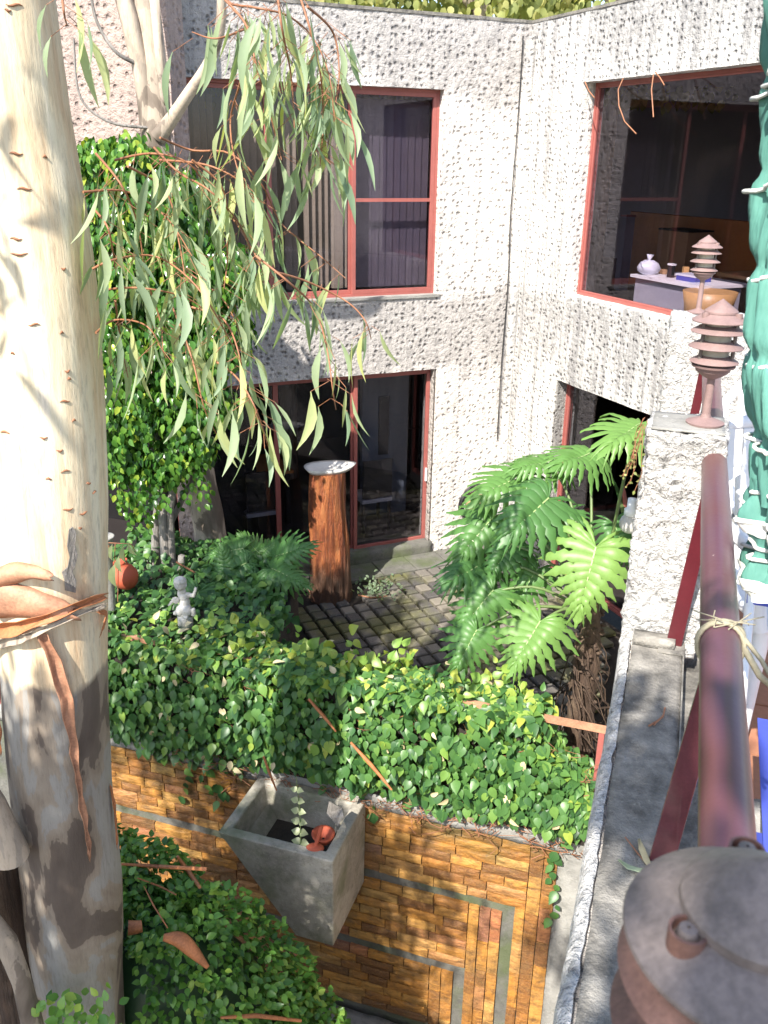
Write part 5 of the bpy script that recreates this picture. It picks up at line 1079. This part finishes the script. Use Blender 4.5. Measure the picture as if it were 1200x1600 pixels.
# ---- cherub, one continuous body grown together from rounded volumes
sc0 = atY(289, 962, 6.75); S = .34/2.1; SR = Matrix.Rotation(-.1, 3, 'Z')
def W(x, y, z): return sc0+(SR @ Vector((x, y, z)))*S
m = MB()
def blob(x, y, z, rx, ry, rz, rot=None): m.ell(W(x, y, z), (rx*S, ry*S, rz*S), rot, 10)
blob(0, 0, .36, .40, .36, .36); blob(-.17, -.12, .34, .26, .28, .33); blob(.17, -.12, .34, .26, .28, .33); blob(.02, .05, .75, .29, .24, .34); blob(.0, .05, 1.08, .30, .22, .30); blob(-.05, .02, 1.42, .20, .17, .18)
blob(-.12, .0, 1.83, .33, .34, .36); blob(-.12, -.02, 2.02, .34, .34, .24)
for k in range(16):
    a = k*.8; blob(-.12+.26*math.cos(a)*(1-.02*k), -.05+.2*math.sin(a)*.8, 1.80+.024*k, .11, .12, .10)
def seg(p, q_, r0, r1, n=7):
    for k in range(n): u = k/(n-1); blob(*(p[i]+(q_[i]-p[i])*u for i in range(3)), *([r0+(r1-r0)*u]*3))
seg((.22, .05, 1.22), (.52, .05, 1.18), .14, .11); seg((.52, .05, 1.18), (.66, -.02, 1.52), .11, .08); blob(.68, -.03, 1.60, .09, .07, .10); seg((.68, -.03, 1.66), (.78, -.03, 1.72), .035, .025, 3); seg((.66, -.03, 1.66), (.66, -.03, 1.78), .03, .025, 3); seg((-.24, .1, 1.2), (-.3, .35, 1.35), .13, .09)
seg((.15, .2, .25), (.48, -.05, .16), .22, .15); seg((.48, -.05, .16), (.52, -.1, .45), .14, .10); seg((-.18, .2, .2), (-.5, .0, .12), .22, .13); seg((-.1, -.2, .12), (.2, -.35, .08), .12, .10)
body = m; wm = MB()
me = body.mesh('body', M['statue']); tmp = bpy.data.objects.new('tmp', me); COL.objects.link(tmp); rmod = tmp.modifiers.new('r', 'REMESH'); rmod.mode = 'VOXEL'; rmod.voxel_size = .0045; smd = tmp.modifiers.new('s', 'SMOOTH'); smd.factor = .5; smd.iterations = 2
dg = bpy.context.evaluated_depsgraph_get(); me2 = bpy.data.meshes.new_from_object(tmp.evaluated_get(dg)); bpy.data.objects.remove(tmp); me2.name = 'body'
for p in me2.polygons: p.use_smooth = True
me2.materials.clear(); me2.materials.append(M['statue'])
ch = thing('cherub_statue', sc0, 'small pale stone cherub kneeling with raised arm on the ivy', 'statue'); part('body', me2, None, ch)
wg = MB()
for k in range(5):
    wg.ell(W(-.42-.07*k, -.18, 1.02-.09*k+.04), (.13*S, .05*S, .055*S), Matrix.Rotation(.25-.2*k, 3, 'Y'), 6)
wg.ell(W(-.38, -.15, .95), (.2*S, .07*S, .2*S), None, 8); part('wing', wg, M['statue'], ch)
part('plinth', MB().lathe(sc0-UP*.12, [(.001, 0), (.065, 0), (.065, .11), (.06, .125), (.001, .125)], 20), M['statue'], ch)
# ---- terracotta pot
pc = atY(203, 918, 7.35); pt = thing('terracotta_pot', pc, 'round red terracotta pot tipped among the ivy left of the cherub', 'pot'); ax = Vector((-.28, .0, 1)).normalized()
part('pot_body', MB().lathe(pc, [(.001, 0), (.05, 0), (.085, .03), (.115, .09), (.118, .13), (.095, .19), (.065, .225), (.06, .25), (.075, .27), (.068, .27), (.052, .25), (.055, .22), (.001, .1)], 30, ax=ax), M['terracotta'], pt)
L = []; m = MB()
for (x0, y0, x1, y1) in [(168, 848, 205, 850), (205, 850, 212, 862), (180, 850, 178, 900), (192, 852, 196, 880), (170, 852, 168, 890), (185, 870, 184, 940)]:
    a = atY(x0, y0, 6.9); b = atY(x1, y1, 6.9); m.tube([a, b], .004, 5)
for (x, y, dx, dy, s_) in [(180, 880, 2, 60, .26), (200, 848, 12, 18, .14), (176, 850, -3, 40, .17), (193, 853, 3, 35, .17), (168, 860, -4, 40, .16), (186, 868, 6, 40, .18)]:
    a = atY(x, y, 6.85); b = atY(x+dx, y+dy, 6.85); L.append((a, b-a, Vector((.2, -1, .3)), s_, .8, 0, 1.9))
gp = thing('gum_sprig', atY(185, 850, 6.9), 'drooping gum sprig hanging over the terracotta pot', 'twig'); part('twig', m, M['twig'], gp); foliage(gp, L, [LT['gum']], M['gum'])
p = atY(160, 838, 7.0)
solid('grey_urn', MB().lathe(p-UP*.7, [(.05, 0), (.06, .4), (.07, .6), (.09, .68), (.10, .70), (.09, .70), (.0, .66)], 20), M['concrete'], 'grey urn half hidden behind the big eucalyptus trunk', 'urn')
# ---- trees behind the roof
def far_tree(c, r_, h, n, lab):
    t = thing('background_tree', (c.x, c.y, LOW), lab, 'tree', 'trees behind the roof'); part('trunk', MB().tube([(c.x, c.y, LOW), (c.x+.1, c.y, c.z), (c.x+.2, c.y, c.z+h*.4)], [.14, .1, .06], 8, wob=.3), M['bark_back'], t); L = []
    m = MB()
    for k in range(10):
        x = random.uniform(-r_, r_); m.tube([(c.x, c.y, c.z-.6), (c.x+x*.5, c.y-.2, c.z), (c.x+x, c.y-.3, c.z+random.uniform(.2, h*.5))], [.05, .035, .015], 6)
    part('branch', m, M['bark_back'], t)
    for k in range(n):
        v = rv(1); L.append((c+Vector((v.x*r_, v.y*r_*.6, v.z*h*.5)), Vector((random.uniform(-.6, .6), random.uniform(-.6, .6), -1)), Vector((random.uniform(-1, 1), -1, .4)), random.uniform(.08, .14), min(1, max(0, random.gauss(.6, .25))), 1, 1.3))
    foliage(t, L, [LT['gum'], LT['small']], M['far'], 0, sname='crown')
for i, (x, Y, lb) in enumerate([(430, 13.0, 'leafy tree behind the roof above the left windows'), (600, 14.0, 'leafy tree behind the roof at the top centre'), (740, 13.2, 'yellow green tree behind the roof left of the corner'), (860, 14.2, 'leafy tree behind the roof right of the corner'), (960, 13, 'tree behind the roof farthest right')]):
    c = atY(x, 0, Y); far_tree(c+UP*.5, 1.5, 3.4, 3000, lb)
